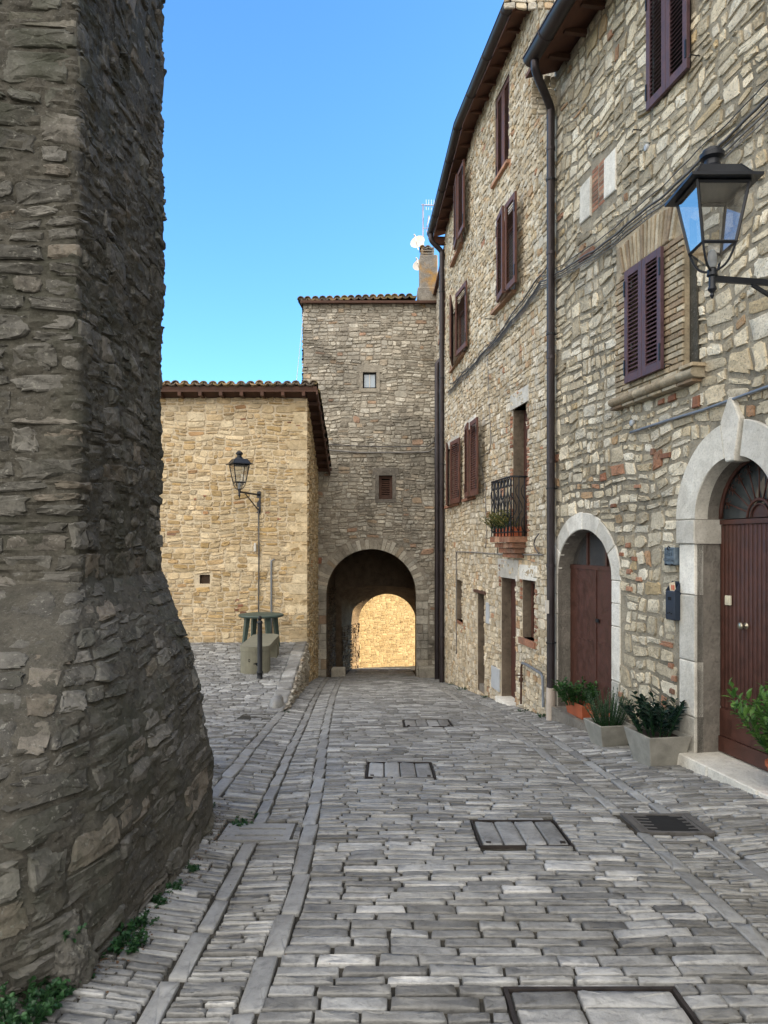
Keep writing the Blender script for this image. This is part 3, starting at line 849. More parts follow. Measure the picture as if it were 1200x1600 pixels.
t = thing('drain_slab', 'pale stone gutter slab cut with two dark slots beside the left wall', 'drain', ((slab[0]+slab[1])/2, (slab[2]+slab[3])/2, float(street_z(-.8, 4.8))))
mb = MB(); x0, x1, y0, y1 = slab; zc = float(street_z(-.83, 4.83))+.012; yc0 = (y0+y1)/2
def sb(xa, xb, ya, yb, th=.05): mb.box(((xa+xb)/2, (ya+yb)/2, zc+math.tan(sl)*((ya+yb)/2-yc0)-.02), (xb-xa, yb-ya, th), Mx)
cutl = x0+.09; cutr = x1-.05
sb(x0, cutl, y0, y1); sb(cutr, x1, y0, y1)
d_ = (y1-y0)
for (a, b) in ((0, .22), (.32, .62), (.72, 1.0)): sb(cutl, cutr, y0+d_*a, y0+d_*b)
mb.ct = (.9, .6, .5); mb.build('slab', M['strip'], t)
mb = MB(); mb.box(((cutl+cutr)/2, yc0, zc-.015), (cutr-cutl, d_*.9, .012), Mx); mb.build('pit', M['black_and_shade'], t)  # shallow black sheet painting the shade in the slots

t = thing('drain_grate', 'rusty rectangular floor grate in the raised paving left of the bench', 'grate', ((pg[0]+pg[1])/2, (pg[2]+pg[3])/2, float(PZ(0, 14))))
mb = MB(); zc = float(piazza_z(-4.1, 14))+.01
for k in range(15):
    x = pg[0]+(pg[1]-pg[0])*k/14; mb.box((x, (pg[2]+pg[3])/2, zc), (.022, pg[3]-pg[2], .02))
for k in range(4):
    y = pg[2]+(pg[3]-pg[2])*k/3; mb.box(((pg[0]+pg[1])/2, y, zc+.004), (pg[1]-pg[0]+.04, .03, .02))
mb.build('bars', M['rust'], t)
mb = MB(); mb.poly([(pg[0], pg[2], zc-.03), (pg[1], pg[2], zc-.03), (pg[1], pg[3], zc-.03), (pg[0], pg[3], zc-.03)]); mb.build('pit', M['black_and_shade'], t)  # black sheet close under the bars, painted as the shade below them

# ------------------------------------------------------------------ near house
near = thing('stone_house', 'near right house of pale rubble with two arched doors and plum shutters', 'house', (nearX(6), 6, -.4), 'stone houses on the right side of the street')
far = thing('stone_house', 'taller cream stone house past the black downpipe, with brown shutters and a balcony', 'house', (1.9, 13, -1.1), 'stone houses on the right side of the street')
narrow = thing('stone_house', 'narrow strip of house squeezed between the far grey downpipe and the gate tower', 'house', (1.55, 19.4, -1.9), 'stone houses on the right side of the street')

WN = W_near
ZTOP_N = EYE+6.12
# opening A: arched brown metal door
sA0 = WN.s_at(957); sA1 = WN.s_at(872); zA_s = EYE-.40; rA = (sA1-sA0)/2; zA_b = EYE-2.05
oA = arch(sA0, sA1, zA_b-.4, zA_s, rA*.80)
# opening B: big arched door with fanlight
cB = WN.s_at(1148); rB = .515; oB = arch(cB-rB, cB+rB, EYE-1.88, EYE+.22, rB)
POFF = .13; PO2 = .148
_, zb = WN.hit(975, 600, PO2); _, zt = WN.hit(975, 425, PO2); s2a = WN.s_at(1032, PO2); s2b = WN.s_at(975, PO2)
oW2 = rect(s2a+.07, s2b-.03, zb+.04, zt-.04)
s1a = WN.s_at(1074, .06); s1b = WN.s_at(1010, .06); z1b = WN.hit(1040, 153)[1]
oW1 = rect(s1a+.04, s1b-.04, z1b+.04, z1b+1.25)
oN = rect(WN.s_at(946), WN.s_at(925), WN.hit(935, 330)[1], WN.hit(935, 262)[1])     # bricked-up slit
niche_l = rect(WN.s_at(925), WN.s_at(908), 0, 0); niche_r = rect(WN.s_at(965), WN.s_at(946), 0, 0)
panel = rect(WN.s_at(1066, .1), WN.s_at(960, .1), zb-.10, WN.hit(1000, 362)[1])
base = lambda s: float(G(WN.A[1]+WN.d[1]*s))-.3
L = WN.L
outer = [(0, base(0))]+[(s, base(s)) for s in np.linspace(1, L-1, 10)]+[(L, base(L)), (L, ZTOP_N), (0, ZTOP_N)]
rng = np.random.default_rng(11)
def near_tint(S, Z, T):
    return T
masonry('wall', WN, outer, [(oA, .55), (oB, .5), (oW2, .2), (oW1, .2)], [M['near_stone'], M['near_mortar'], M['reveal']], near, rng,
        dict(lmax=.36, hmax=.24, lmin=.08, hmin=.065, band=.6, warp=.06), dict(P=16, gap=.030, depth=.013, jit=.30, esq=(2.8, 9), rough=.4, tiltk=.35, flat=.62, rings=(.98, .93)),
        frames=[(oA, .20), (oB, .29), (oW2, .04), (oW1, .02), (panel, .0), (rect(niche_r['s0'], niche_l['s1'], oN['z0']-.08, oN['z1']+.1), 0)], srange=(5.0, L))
# stone surround, door A
dA = MB()
cA = (sA0+sA1)/2
def ell_ring(mb, W, o, t, n, n0, n1, jit=.0, a0=0, a1=math.pi, gap=.004, th=None):
    c = (o['s0']+o['s1'])/2; w = (o['s1']-o['s0'])/2; r = o['rise']; z = o['z1']
    for k in range(n):
        b0 = a0+(a1-a0)*k/n; b1 = a0+(a1-a0)*(k+1)/n; sub = 5
        tt = t+(random.random()-.5)*2*jit
        P = lambda x, e: (c+(w+e)*math.cos(x), z+(r+e)*math.sin(x))
        g = gap/(w+t)
        xs_ = [b0+g+(b1-b0-2*g)*i/sub for i in range(sub+1)]
        block(mb, W, [P(x, 0) for x in xs_]+[P(x, tt) for x in reversed(xs_)], n0, n1)
def jamb(mb, W, o, t, zs, n0, n1, both=True, jit=.0):
    for (a, b) in ((o['s0']-t, o['s0']), (o['s1'], o['s1']+t)):
        for z0_, z1_ in zip(zs, zs[1:]):
            j = (random.random()-.5)*jit
            q0, q1 = (a+j, b) if a < o['s0'] else (a, b+j)
            block(mb, W, [(q0, z0_+.003), (q1, z0_+.003), (q1, z1_-.003), (q0, z1_-.003)], n0, n1)
doorA = thing  # placeholder
mb = MB(); ell_ring(mb, WN, oA, .20, 6, -.05, .015, .012, gap=.003); jamb(mb, WN, oA, .17, [zA_b-.35, zA_b+.55, zA_b+1.15, zA_s-.25, zA_s], -.05, .014, jit=.05)
arA = mb.build('door_surround', M['dressed'], near)
# door A leaf
mb = MB(); nA = -.17
zd0 = zA_b-.05; zgr = WN.hit(925, 890, -.17)[1]
def bx(mb, W, s0, s1, z0, z1, n0, n1): mb.box(W.p((s0+s1)/2, (z0+z1)/2, (n0+n1)/2), (abs(s1-s0), abs(n1-n0), z1-z0), W.fr())
leafA = MB()
bx(leafA, WN, sA0-.02, cA-.004, zd0, zgr, nA-.04, nA); bx(leafA, WN, cA+.004, sA1+.02, zd0, zgr, nA-.04, nA)
zmid = WN.hit(930, 1010)[1]
bx(leafA, WN, sA0, sA1, zmid-.006, zmid+.006, nA, nA+.004)
bx(leafA, WN, cA-.02, cA+.02, zd0, zgr, nA, nA+.012)
dl = leafA.build('door', M['door_brown'], near); dl['label'] = 'brown sheet metal arched door with two leaves'
mb = MB(); bx(mb, WN, cA-.10, cA-.03, zmid+.25, zmid+.29, nA+.012, nA+.03); mb.build('handle', M['black_iron'], dl)
mb = MB()
bx(mb, WN, sA0-.05, sA1+.05, zgr, zgr+.05, nA-.05, nA+.01)
for f in (.33, .67): bx(mb, WN, sA0+(sA1-sA0)*f-.018, sA0+(sA1-sA0)*f+.018, zgr+.05, zA_s+rA, nA-.035, nA)
mb.build('transom', M['door_brown'], dl)
mb = MB()
for k in range(-30, 60):
    a = sA0+k*.028
    p0 = WN.p(a, zgr+.05, nA-.025); p1 = WN.p(a+.6, zgr+.65, nA-.025); mb.tube([p0, p1], .0022, 3, False)
    p0 = WN.p(a+.6, zgr+.05, nA-.027); p1 = WN.p(a, zgr+.65, nA-.027); mb.tube([p0, p1], .0022, 3, False)
mb.build('grille', M['cable'], dl)
mb = MB(); mb.poly([WN.p(sA0-.1, zgr, nA-.08), WN.p(sA1+.1, zgr, nA-.08), WN.p(sA1+.1, zA_s+rA+.1, nA-.08), WN.p(sA0-.1, zA_s+rA+.1, nA-.08)]); mb.build('dark_pane', M['glass_dark'], dl)
# step under door A
mb = MB(); zst = WN.hit(875, 1103)[1]
sy0 = WN.s_at(965)
bx(mb, WN, sy0-.02, sA1+.10, zst-.75, zst-.01, -.3, .10); mb.ct = (.2, .3, .5); mb.build('doorstep', M['reveal'], near, 'auto')

# surround, door B
mb = MB()
t1 = math.pi/2-.16; t2 = math.pi/2+.16
zB = oB['z1']; rBo = rB+.29
arch_ring(mb, WN, cB, zB, rB-.004, rBo, 1, -.10, .03, 0.0, t1-.02, sub=16); arch_ring(mb, WN, cB, zB, rB-.004, rBo, 1, -.10, .03, t2+.02, math.pi, sub=16)
# keystone with pointed head
kt = zB+rBo
block(mb, WN, [(cB-.055, zB+rB-.05), (cB+.055, zB+rB-.05), (cB+.125, kt+.0), (cB+.02, kt+.19), (cB-.02, kt+.19), (cB-.125, kt+.0)], -.1, .05)
jamb(mb, WN, oB, .235, [oB['z0']-.02, oB['z0']+.32, oB['z0']+.82, oB['z0']+1.42, zB-.22], -.06, .028)
for (a, b) in ((oB['s0']-.265, oB['s0']+.02), (oB['s1']-.02, oB['s1']+.265)): block(mb, WN, [(a, zB-.217), (b, zB-.217), (b, zB-.003), (a, zB-.003)], -.29, .045)
mb.build('door_surround', M['dressed'], near)
# door B
nB = -.23; mb = MB(); sB0, sB1, zB0 = oB['s0'], oB['s1'], oB['z0']
w = (sB1-sB0); npl = 19
bx(mb, WN, sB0-.03, sB1+.03, zB0+.02, zB-.02, nB-.05, nB-.008)
for k in range(npl):
    a = sB0+w*k/npl; mb.bbox(WN.p(a+w/npl/2, (zB0+.42+zB-.05)/2, nB-.004), (w/npl-.007, .018, zB-.05-zB0-.42), WN.fr(), .004)
bx(mb, WN, sB0-.02, sB1+.02, zB0+.16, zB0+.40, nB-.008, nB+.006); bx(mb, WN, sB0-.02, sB1+.02, zB0+.02, zB0+.155, nB-.008, nB+.02)
bx(mb, WN, sB0-.02, sB1+.02, zB-.045, zB-.005, nB-.03, nB+.02)
dB = mb.build('door', M['door_brown'], near, 'auto'); dB['label'] = 'dark brown boarded door below a fanlight'
hs, hz = WN.hit(1166, 978, nB)
mb = MB(); Mh = frame(Vector((WN.d[0], WN.d[1], 0)), Vector((0, 0, 1)), Vector((WN.n[0], WN.n[1], 0)))
mb.lathe(WN.p(hs, hz, nB), [(.03, 0), (.03, .005), (.011, .01), (.010, .035), (.030, .045), (.034, .058), (.022, .07)], 16, Mh); mb.build('handle', M['brass'], dB, True)
# fanlight
mb = MB(); fz = zB+.005
ring = lambda r, n=24, off=nB: [WN.p(cB+r*math.cos(math.pi*k/n), fz+r*math.sin(math.pi*k/n), off) for k in range(n+1)]
mb.tube(ring(rB*.985), .02, 6); mb.tube(ring(.15), .014, 6); mb.tube(ring(.11), .008, 6)
for k in range(1, 10):
    a = math.pi*k/10; c_, s_ = math.cos(a), math.sin(a)
    mb.tube([WN.p(cB+.15*c_, fz+.15*s_, nB), WN.p(cB+.47*c_, fz+.47*s_, nB)], .007, 5)
    for sg in (-1, 1):
        pts = []
        for q in range(14):
            th_ = q/13*4.6; rr = .045*(1-q/17)
            x_ = .40; ox = x_+.03-rr*math.cos(th_)*.8; oy = sg*(.045-rr*math.sin(th_)*.0-rr*.0)+sg*(-rr*math.sin(th_)+0)
            pts.append(WN.p(cB+ox*c_-oy*s_*.8, fz+ox*s_+oy*c_*.8, nB+.004))
        mb.tube(pts, .0045, 4)
mb.build('fanlight_grille', M['door_brown'], dB, True)
mb = MB(); g_ = ring(rB*1.0, 24, nB-.03); mb.poly(g_); mb.build('fanlight_pane', M['glass_dark'], dB)
mb = MB(); mb.poly(ring(.11, 16, nB-.012)); mb.build('fanlight_boss', M['door_brown'], dB)
s_, z_ = WN.hit(1141, 938, nB)
mb = MB(); mb.bbox(WN.p(s_, z_, nB+.02), (.075, .02, .085), WN.fr(), .004); mb.bbox(WN.p(s_, z_, nB+.033), (.035, .008, .045), WN.fr(), .002)
mb.build('doorbell', M['ivory'], dB)
# big threshold slabs
mb = MB(); zt_ = oB['z0']
for k in range(6):
    a = WN.s_at(1066)+.0-k*.62
    block(mb, WN, [(a-.615, zt_-.30), (a, zt_-.30), (a, zt_+.006), (a-.615, zt_+.006)], -.5, .17, ch=.012)
mb.build('doorstep', M['dressed'], near)

def shutter(W, sh, z0, h, w, sgn, ang, off, mat, parent, name='shutter', louv=.042, dz=0, hinges=True, bars=False):
    """one louvred leaf hinged at sh; sgn = +1 leaf runs towards +s when closed; ang opens it outwards"""
    d = Vector((W.d[0], W.d[1], 0))*sgn; n = Vector((W.n[0], W.n[1], 0)); up = Vector((0, 0, 1))
    X = d*math.cos(ang)+n*math.sin(ang); Yv = n*math.cos(ang)-d*math.sin(ang)
    o = W.p(sh, z0, off); Fm = frame(X, Yv, up); th = .036
    mb = MB(); st = min(.075, w*.2)
    def B(x0, x1, za, zb_, y0=-.5, y1=.5): mb.bbox(o+X*((x0+x1)/2)+up*((za+zb_)/2)+Yv*(th*(y0+y1)/2), (x1-x0, th*(y1-y0), zb_-za), Fm, .003)
    B(0, st, 0, h); B(w-st, w, 0, h); B(st, w-st, 0, st*1.25); B(st, w-st, h-st*1.1, h)
    z = st*1.25+louv*.4
    Lm = frame(X, (Yv*math.cos(.8)-up*math.sin(.8)), (up*math.cos(.8)+Yv*math.sin(.8)))
    while z < h-st*1.1-louv*.3:
        mb.box(o+X*(w/2)+up*z, (w-2*st+.004, .040, .006), Lm); z += louv
    ob = mb.build(name, mat, parent)
    if hinges:
        mb = MB()
        for zz in (h*.14, h*.84): mb.box(o+X*.012+up*zz+Yv*(th*.6), (.02, .012, .16), Fm)
        mb.build_split('hinge', M['black_iron'], ob)
    return ob
def stay(W, s, z, parent, L=.14, hook=True):
    mb = MB(); mb.tube([W.p(s, z, -.02), W.p(s, z, L), W.p(s+.0, z-.03, L+.01)], .006, 5); return mb.build('shutter_stay', M['black_iron'], parent)

def window_back(W, o, parent, depth, name='window'):
    mb = MB(); s0, s1, z0, z1 = o['s0'], o['s1'], o['z0'], o['z1']
    for (a, b, c, d_) in ((s0-.01, s0+.05, z0, z1), (s1-.05, s1+.01, z0, z1), (s0, s1, z0-.01, z0+.06), (s0, s1, z1-.06, z1+.01), ((s0+s1)/2-.03, (s0+s1)/2+.03, z0+.06, z1-.06)):
        bx(mb, W, a, b, c, d_, -depth-.02, -depth+.03)
    ob = mb.build(name, M['shutter_brown'], parent)
    mb = MB(); mb.poly([W.p(s0-.01, z0-.01, -depth), W.p(s1+.01, z0-.01, -depth), W.p(s1+.01, z1+.01, -depth), W.p(s0-.01, z1+.01, -depth)])
    mb.build('pane', M['glass_dark'], ob); return ob

sm = (s2a+s2b)/2; h2 = zt-zb
win2 = window_back(WN, oW2, near, .17)
POFF = .13
shutter(WN, s2a, zb, h2, sm-s2a-.003, 1, 0, POFF, M['shutter_plum'], win2); shutter(WN, s2b, zb, h2, s2b-sm-.003, -1, 0, POFF, M['shutter_plum'], win2)
stay(WN, s2a-.10, zb+.02, win2, .16); stay(WN, s2b+.12, zb-.02, win2, .1)
win1 = window_back(WN, oW1, near, .17); sm1 = (s1a+s1b)/2
shutter(WN, s1a, z1b, 1.28, sm1-s1a-.003, 1, 0, .05, M['shutter_plum'], win1); shutter(WN, s1b, z1b, 1.28, s1b-sm1-.003, -1, 0, .05, M['shutter_plum'], win1)
stay(WN, s1a-.10, z1b+.05, win1, .1); stay(WN, s1b+.18, z1b+.02-.10, win1, .1)
# projecting yellow brick panel round the lower window
mb = MB(); rngb = random.Random(3); PN = .095
bx(mb, WN, panel['s0'], oW2['s0'], panel['z0'], panel['z1'], -.05, PN-.02); bx(mb, WN, oW2['s1'], panel['s1'], panel['z0'], panel['z1'], -.05, PN-.02)
bx(mb, WN, oW2['s0'], oW2['s1'], panel['z0'], oW2['z0'], -.05, PN-.02); bx(mb, WN, oW2['s0'], oW2['s1'], oW2['z1'], panel['z1'], -.05, PN-.02)
z = panel['z0']+.0; row = 0
zarch = zt+.02
while z < zarch-.02:
    h_ = .058; s = panel['s0']-(.0 if row % 2 else .12)
    while s < panel['s1']:
        w_ = .23+rngb.uniform(-.02, .02); a = max(s, panel['s0']); b = min(s+w_-.012, panel['s1'])
        segs = [(a, b)]
        if z+h_ > oW2['z0'] and z < oW2['z1']:
            segs = [(a, min(b, oW2['s0'])), (max(a, oW2['s1']), b)]
        for (p, q) in segs:
            if q-p > .03: mb.cm = 0; block(mb, WN, [(p, z), (q, z), (q, z+h_-.012), (p, z+h_-.012)], PN-.025, PN+rngb.uniform(-.004, .006))
        s += w_
    z += h_; row += 1
# flat arch of bricks standing on end
k = 0; s = s2a-.10
while s < s2b+.10:
    mid = (s2a+s2b)/2; lean = (s-mid)*.35
    block(mb, WN, [(s, zt+.03), (s+.05, zt+.03), (s+.05+lean*.6, panel['z1']-.01-abs(s-mid)*.15), (s+lean*.6, panel['z1']-.01-abs(s-mid)*.15)], PN-.03, PN+rngb.uniform(-.003, .008)); s += .062
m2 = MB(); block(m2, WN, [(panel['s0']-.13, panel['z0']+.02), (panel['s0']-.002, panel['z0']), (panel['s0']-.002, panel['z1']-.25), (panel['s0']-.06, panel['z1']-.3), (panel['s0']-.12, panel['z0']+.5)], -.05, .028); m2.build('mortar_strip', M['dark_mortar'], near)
pn = mb.build('brick_panel', M['yellow_brick'], near); pn['label'] = 'projecting panel of worn yellow brick round the lower plum shutters'
mb = MB(); za = WN.hit(1000, 632)[1]
a_, b_ = WN.s_at(1086, .1), WN.s_at(955, .1); zs_ = zb-.13
prof_pts = 14; nseg = 6
for q in range(nseg):
    s0_ = a_+(b_-a_)*q/nseg; s1_ = a_+(b_-a_)*(q+1)/nseg-.006; mb.ct = (rngb.random(), rngb.random(), .5)
    P0 = []; P1 = []
    for j in range(10):
        th_ = -math.pi/2+math.pi*j/9; P0.append(WN.p(s0_, zs_+.045*math.sin(th_), .09+.055*math.cos(th_))); P1.append(WN.p(s1_, zs_+.045*math.sin(th_), .09+.055*math.cos(th_)))
    for sgn_ in ((0, .045), (0, -.045)): pass
    P0 += [WN.p(s0_, zs_+.045, -.02), WN.p(s0_, zs_-.045, -.02)]; P1 += [WN.p(s1_, zs_+.045, -.02), WN.p(s1_, zs_-.045, -.02)]
    mb.prism(P0, P1)
    block(mb, WN, [(s0_+.05, zs_-.075), (s1_+.04, zs_-.075), (s1_+.04, zs_-.048), (s0_+.05, zs_-.048)], -.02, .10)
block(mb, WN, [(a_-.03, zs_+.045), (a_+.18, zs_+.045), (a_+.18, zs_+.075), (a_-.03, zs_+.075)], -.02, .15)
mb.build('moulded_sill', M['yellow_brick'], near, 'auto')
# bricked-up slit between two white slabs
mb = MB()
zlo = WN.hit(916, 345)[1]; zhi = WN.hit(916, 284)[1]
for (nch, dz) in ((niche_l, 0), (niche_r, .02)):
    a, b = nch['s0'], nch['s1']; block(mb, WN, [(a+.005, zlo+dz), (b-.004, zlo+dz+.01), (b-.01, zhi+dz-.01), (a, zhi+dz)], -.02, .025)
mb.build_split('pale_slab', M['dressed'], near)
mb = MB(); z = zlo+.02
while z < zhi+.05:
    s = oN['s0']
    block(mb, WN, [(s+.004, z), ((oN['s0']+oN['s1'])/2-.004, z), ((oN['s0']+oN['s1'])/2-.004, z+.045), (s+.004, z+.045)], -.03, .002)
    block(mb, WN, [((oN['s0']+oN['s1'])/2+.004, z), (oN['s1']-.004, z), (oN['s1']-.004, z+.045), ((oN['s0']+oN['s1'])/2+.004, z+.045)], -.03, .004); z += .056
mb.build('brick_infill', M['brick'], near)
# little wall fittings
for (u, v, r) in ((1013, 231, .035), (990, 661, .035)):
    s_, z_ = WN.hit(u, v); mb = MB(); mb.lathe(WN.p(s_, z_, .0), [(r, 0), (r, .028), (r*.8, .035), (.01, .036)], 12, Mh); mb.build('junction_box', M['grey_plastic'], near, True)
# a few single bricks in the rubble
mb = MB()
for (u, v, w_, h_) in ((1042, 712, .17, .05), (1022, 706, .07, .07), (1090, 628, .10, .10), (1052, 622, .12, .05), (1035, 628, .10, .04), (983, 852, .09, .05), (973, 866, .08, .04), (993, 873, .10, .045), (985, 893, .09, .05), (998, 760, .12, .04), (985, 920, .11, .05), (1000, 905, .1, .04), (972, 1085, .1, .05), (960, 790, .10, .04), (1050, 1040, .07, .05), (1055, 1060, .07, .05), (1052, 1080, .07, .05), (955, 55, .10, .07)):
    s_, z_ = WN.hit(u, v); j = rngb.uniform(-.01, .01); block(mb, WN, [(s_-w_/2, z_-h_/2), (s_+w_/2, z_-h_/2+j), (s_+w_/2-.01, z_+h_/2), (s_-w_/2, z_+h_/2-j)], -.02, .03)
mb.build_split('brick', M['brick'], near)

# shell, roof and gutter of a terrace house
def shell(parent, W, ztop, depth=7.0, zbase=-3.0, pitch=.33, mat=None, s0=0, s1=None, over=.36, roofmat=None, soffit=True, gable0=True, gable1=True, name_tiles='roof', ext0=0, ext1=0):
    s1 = W.L if s1 is None else s1; mat = mat or M['near_mortar']
    mb = MB(); hr = ztop+depth/2*pitch
    for s in ((s0,) if gable0 else ())+((s1,) if gable1 else ()):
        mb.poly([W.p(s, zbase, -.02), W.p(s, ztop, -.02), W.p(s, hr, -depth/2), W.p(s, ztop, -depth), W.p(s, zbase, -depth)])
    mb.poly([W.p(s0, zbase, -depth), W.p(s1, zbase, -depth), W.p(s1, ztop, -depth), W.p(s0, ztop, -depth)])
    mb.build('side_walls', mat, parent)
    mb = MB()
    a, b = s0-ext0, s1+ext1; e = over
    def slab(n0, z0, n1, z1, th):
        P = [W.p(a, z0, n0), W.p(b, z0, n0), W.p(b, z1, n1), W.p(a, z1, n1)]
        mb.prism([p for p in P], [p+Vector((0, 0, th)) for p in P])
    slab(e, ztop-e*pitch+.03, -depth/2, hr+.03, .05); slab(-depth-e, ztop-e*pitch+.03, -depth/2, hr+.03, .05)
    rf = mb.build('roof', M['soffit'], parent)
    return rf

def gutter(W, s0, s1, n, z, r, parent, name='gutter', brackets=.9):
    mb = MB(); sec = []
    K = 10
    for s in (s0, s1):
        out = [W.p(s, z-r*math.sin(math.pi*k/K), n+r*math.cos(math.pi*k/K)) for k in range(K+1)]
        inn = [W.p(s, z-(r-.006)*math.sin(math.pi*k/K), n+(r-.006)*math.cos(math.pi*k/K)) for k in range(K, -1, -1)]
        sec.append(out+inn)
    mb.prism(sec[0], sec[1])
    mb.tube([W.p(s0, z, n+r), W.p(s1, z, n+r)], .01, 6)
    # end cap
    mb.poly([W.p(s1, z-r*math.sin(math.pi*k/K), n+r*math.cos(math.pi*k/K)) for k in range(K+1)])
    mb.poly([W.p(s0, z-r*math.sin(math.pi*k/K), n+r*math.cos(math.pi*k/K)) for k in range(K+1)])
    s = s0+.3
    while s < s1:
        pts = [W.p(s, z-(r+.004)*math.sin(math.pi*k/8), n+(r+.004)*math.cos(math.pi*k/8)) for k in range(9)]; mb.tube(pts, .009, 4); s += brackets
    return mb.build(name, M['pipe'], parent, 'auto')

def tiles(mb, o, along, up, nrm, ncol, nrow, pitch=.2, L=.40, r=.085, hgt=.05, jit=.01, rr=None):
    """barrel tiles: covers and channels. o = eave corner, along = eave direction, up = up-slope direction"""
    rr = rr or random.Random(9)
    o, along, up, nrm = Vector(o), Vector(along).normalized(), Vector(up).normalized(), Vector(nrm).normalized()
    K = 6
    for c in range(ncol):
        for rw in range(nrow):
            mb.ct = (rr.random(), rr.random(), rr.random())
            for inv in (0, 1):
                x = (c+.5*inv)*pitch+rr.uniform(-jit, jit); y0 = rw*(L-.06)+rr.uniform(-jit, jit)*1.5 - (.03 if inv else 0)
                lift = .012*0+.0
                ring_ = []
                for (yy, r_, lf) in ((y0, r, .022), (y0+L, r*.82, .0)):
                    a = []
                    for sft in (0, .022):
                        rs = r_-sft
                        for k in range(K+1):
                            th_ = math.pi*k/K
                            zz = (rs*math.sin(th_)*.85+lf+.045) if not inv else (-(rs)*math.sin(th_)*.7+.055+lf)
                            a.append(mb.vv(o+along*(x+rs*math.cos(th_)*(1 if sft == 0 else 1))+up*yy+nrm*zz))
                    ring_.append(a)
                A, B = ring_
                pf = [mb.vv(Vector(mb.v[i])+up*.05) for i in A[K+1:]]; mb.face(pf)
                for k in range(K):
                    mb.face((A[k], A[k+1], B[k+1], B[k])); mb.face((A[K+1+k], B[K+1+k], B[K+2+k], A[K+2+k])); mb.face((A[k], A[K+1+k], A[K+2+k], A[k+1]))
    mb.ct = (.5, .5, .5)

# near roof
shell(near, WN, ZTOP_N, 7.0, -1.5, .33, M['near_mortar'], over=.42, ext0=0)
d3 = Vector((WN.d[0], WN.d[1], 0)); n3 = Vector((WN.n[0], WN.n[1], 0)); up3 = (-n3+Vector((0, 0, .33))).normalized(); nr3 = up3.cross(d3).normalized()
if nr3.z < 0: nr3 = -nr3
mb = MB(); tiles(mb, WN.p(4.0, ZTOP_N-.42*.33+.08, .44), d3, up3, nr3, 48, 3); mb.build('roof_tiles', M['tile'], near, 'auto')
mb = MB()
for k in range(30):
    s = .4+k*.45
    if s < WN.L: mb.box(WN.p(s, ZTOP_N-.06, .13), (.06, .30, .06), WN.fr())
mb.build_split('eave_beam', M['wood_dark'], near)
gsn = WN.s_at(830, .45)
gutter(WN, 2.0, gsn, .46, EYE+6.08, .10, near)
# ------------------------------------------------------------------ far house
Z_F = EYE+7.72
def mk(W, us, vb, vt, um=None, off=0.0):
    a, b = W.s_at(us[0], off), W.s_at(us[1], off); a, b = min(a, b), max(a, b)
    uc = um or us[1]
    r_ = rect(a, b, W.hit(uc, vb)[1], W.hit(uc, vt)[1]); r_['u'] = us
    return r_
f1 = W_f1; f2 = W_f2
o_a = mk(f1, (774, 796), 252, 112, 796)                 # top floor window
o_c = mk(f1, (777, 806), 457, 322, 806)
o_g = mk(f1, (802, 824), 838, 628, 824)                 # balcony door
o_k = mk(f1, (817, 836), 1003, 908, 836)                # ground floor window
o_j = rect(f1.s_at(806), f1.s_at(784), f1.hit(806, 1104)[1], f1.hit(806, 905)[1])
o_i = rect(f1.s_at(757), f1.s_at(735) if f1.s_at(735) < f1.L else f1.L-.02, f1.hit(757, 1085)[1], f1.hit(757, 928)[1])
if o_i['s1'] > f1.L-.06: o_i['s1'] = f1.L-.06
o_b = mk(f2, (710, 725), 388, 290, 722); o_d = mk(f2, (707, 729), 550, 452, 729); o_e = mk(f2, (700, 718), 787, 690, 718); o_f = mk(f2, (727, 746.0), 776, 662, 746)
o_f['s0'] = max(o_f['s0'], .06)
o_h = mk(f2, (714, 723), 973, 908, 723)
rng = np.random.default_rng(23)
layF = dict(lmax=.24, hmax=.16, lmin=.07, hmin=.06, band=.42, warp=.03)
stF = dict(P=14, gap=.009, depth=.016, jit=.16, esq=(3, 9), rough=.4, tiltk=.4, flat=.6, rings=(.98, .93))
for o_ in (o_c, o_b, o_d, o_e, o_f): o_['s0'] += .05; o_['s1'] -= .05; o_['z0'] += .02
for W, ops in ((f1, [(o_a, .14), (o_c, .2), (o_g, .42), (o_k, .32), (o_j, .45), (o_i, .6)]), (f2, [(o_b, .2), (o_d, .2), (o_e, .2), (o_f, .2), (o_h, .12)])):
    b0 = lambda s: float(G(W.A[1]+W.d[1]*s))-.3
    outer = [(s, b0(s)) for s in np.linspace(0, W.L, 8)]+[(W.L, Z_F-(.45 if W is f2 else 0)), (0, Z_F)]
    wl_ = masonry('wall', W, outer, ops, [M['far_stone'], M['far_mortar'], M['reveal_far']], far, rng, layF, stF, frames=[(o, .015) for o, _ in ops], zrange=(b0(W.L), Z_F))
# lintels
def lintel(W, o, h, ext, mat, parent, name='lintel', proud=.022, below=False, thick=.3):
    mb = MB(); z0 = o['z1'] if not below else o['z0']-h
    block(mb, W, [(o['s0']-ext, z0+.0), (o['s1']+ext, z0), (o['s1']+ext, z0+h), (o['s0']-ext, z0+h)], -thick, proud)
    return mb.build(name, mat, parent)
lintel(f1, o_g, .24, .10, M['dressed'], far); lintel(f1, o_j, .30, .16, M['dressed'], far); lintel(f1, o_k, .22, .12, M['dressed'], far, proud=.02); lintel(f1, o_c, .2, .08, M['dressed'], far)
lintel(f2, o_f, .20, .06, M['dressed'], far); lintel(f2, o_e, .18, .08, M['dressed'], far); lintel(f1, o_i, .05, .15, M['wood_dark'], far, proud=.05)
lintel(f1, o_a, .05, .06, M['brick'], far, 'sill', .07, True); lintel(f1, o_c, .05, .12, M['brick'], far, 'sill', .10, True); lintel(f2, o_b, .05, .1, M['brick'], far, 'sill', .10, True)
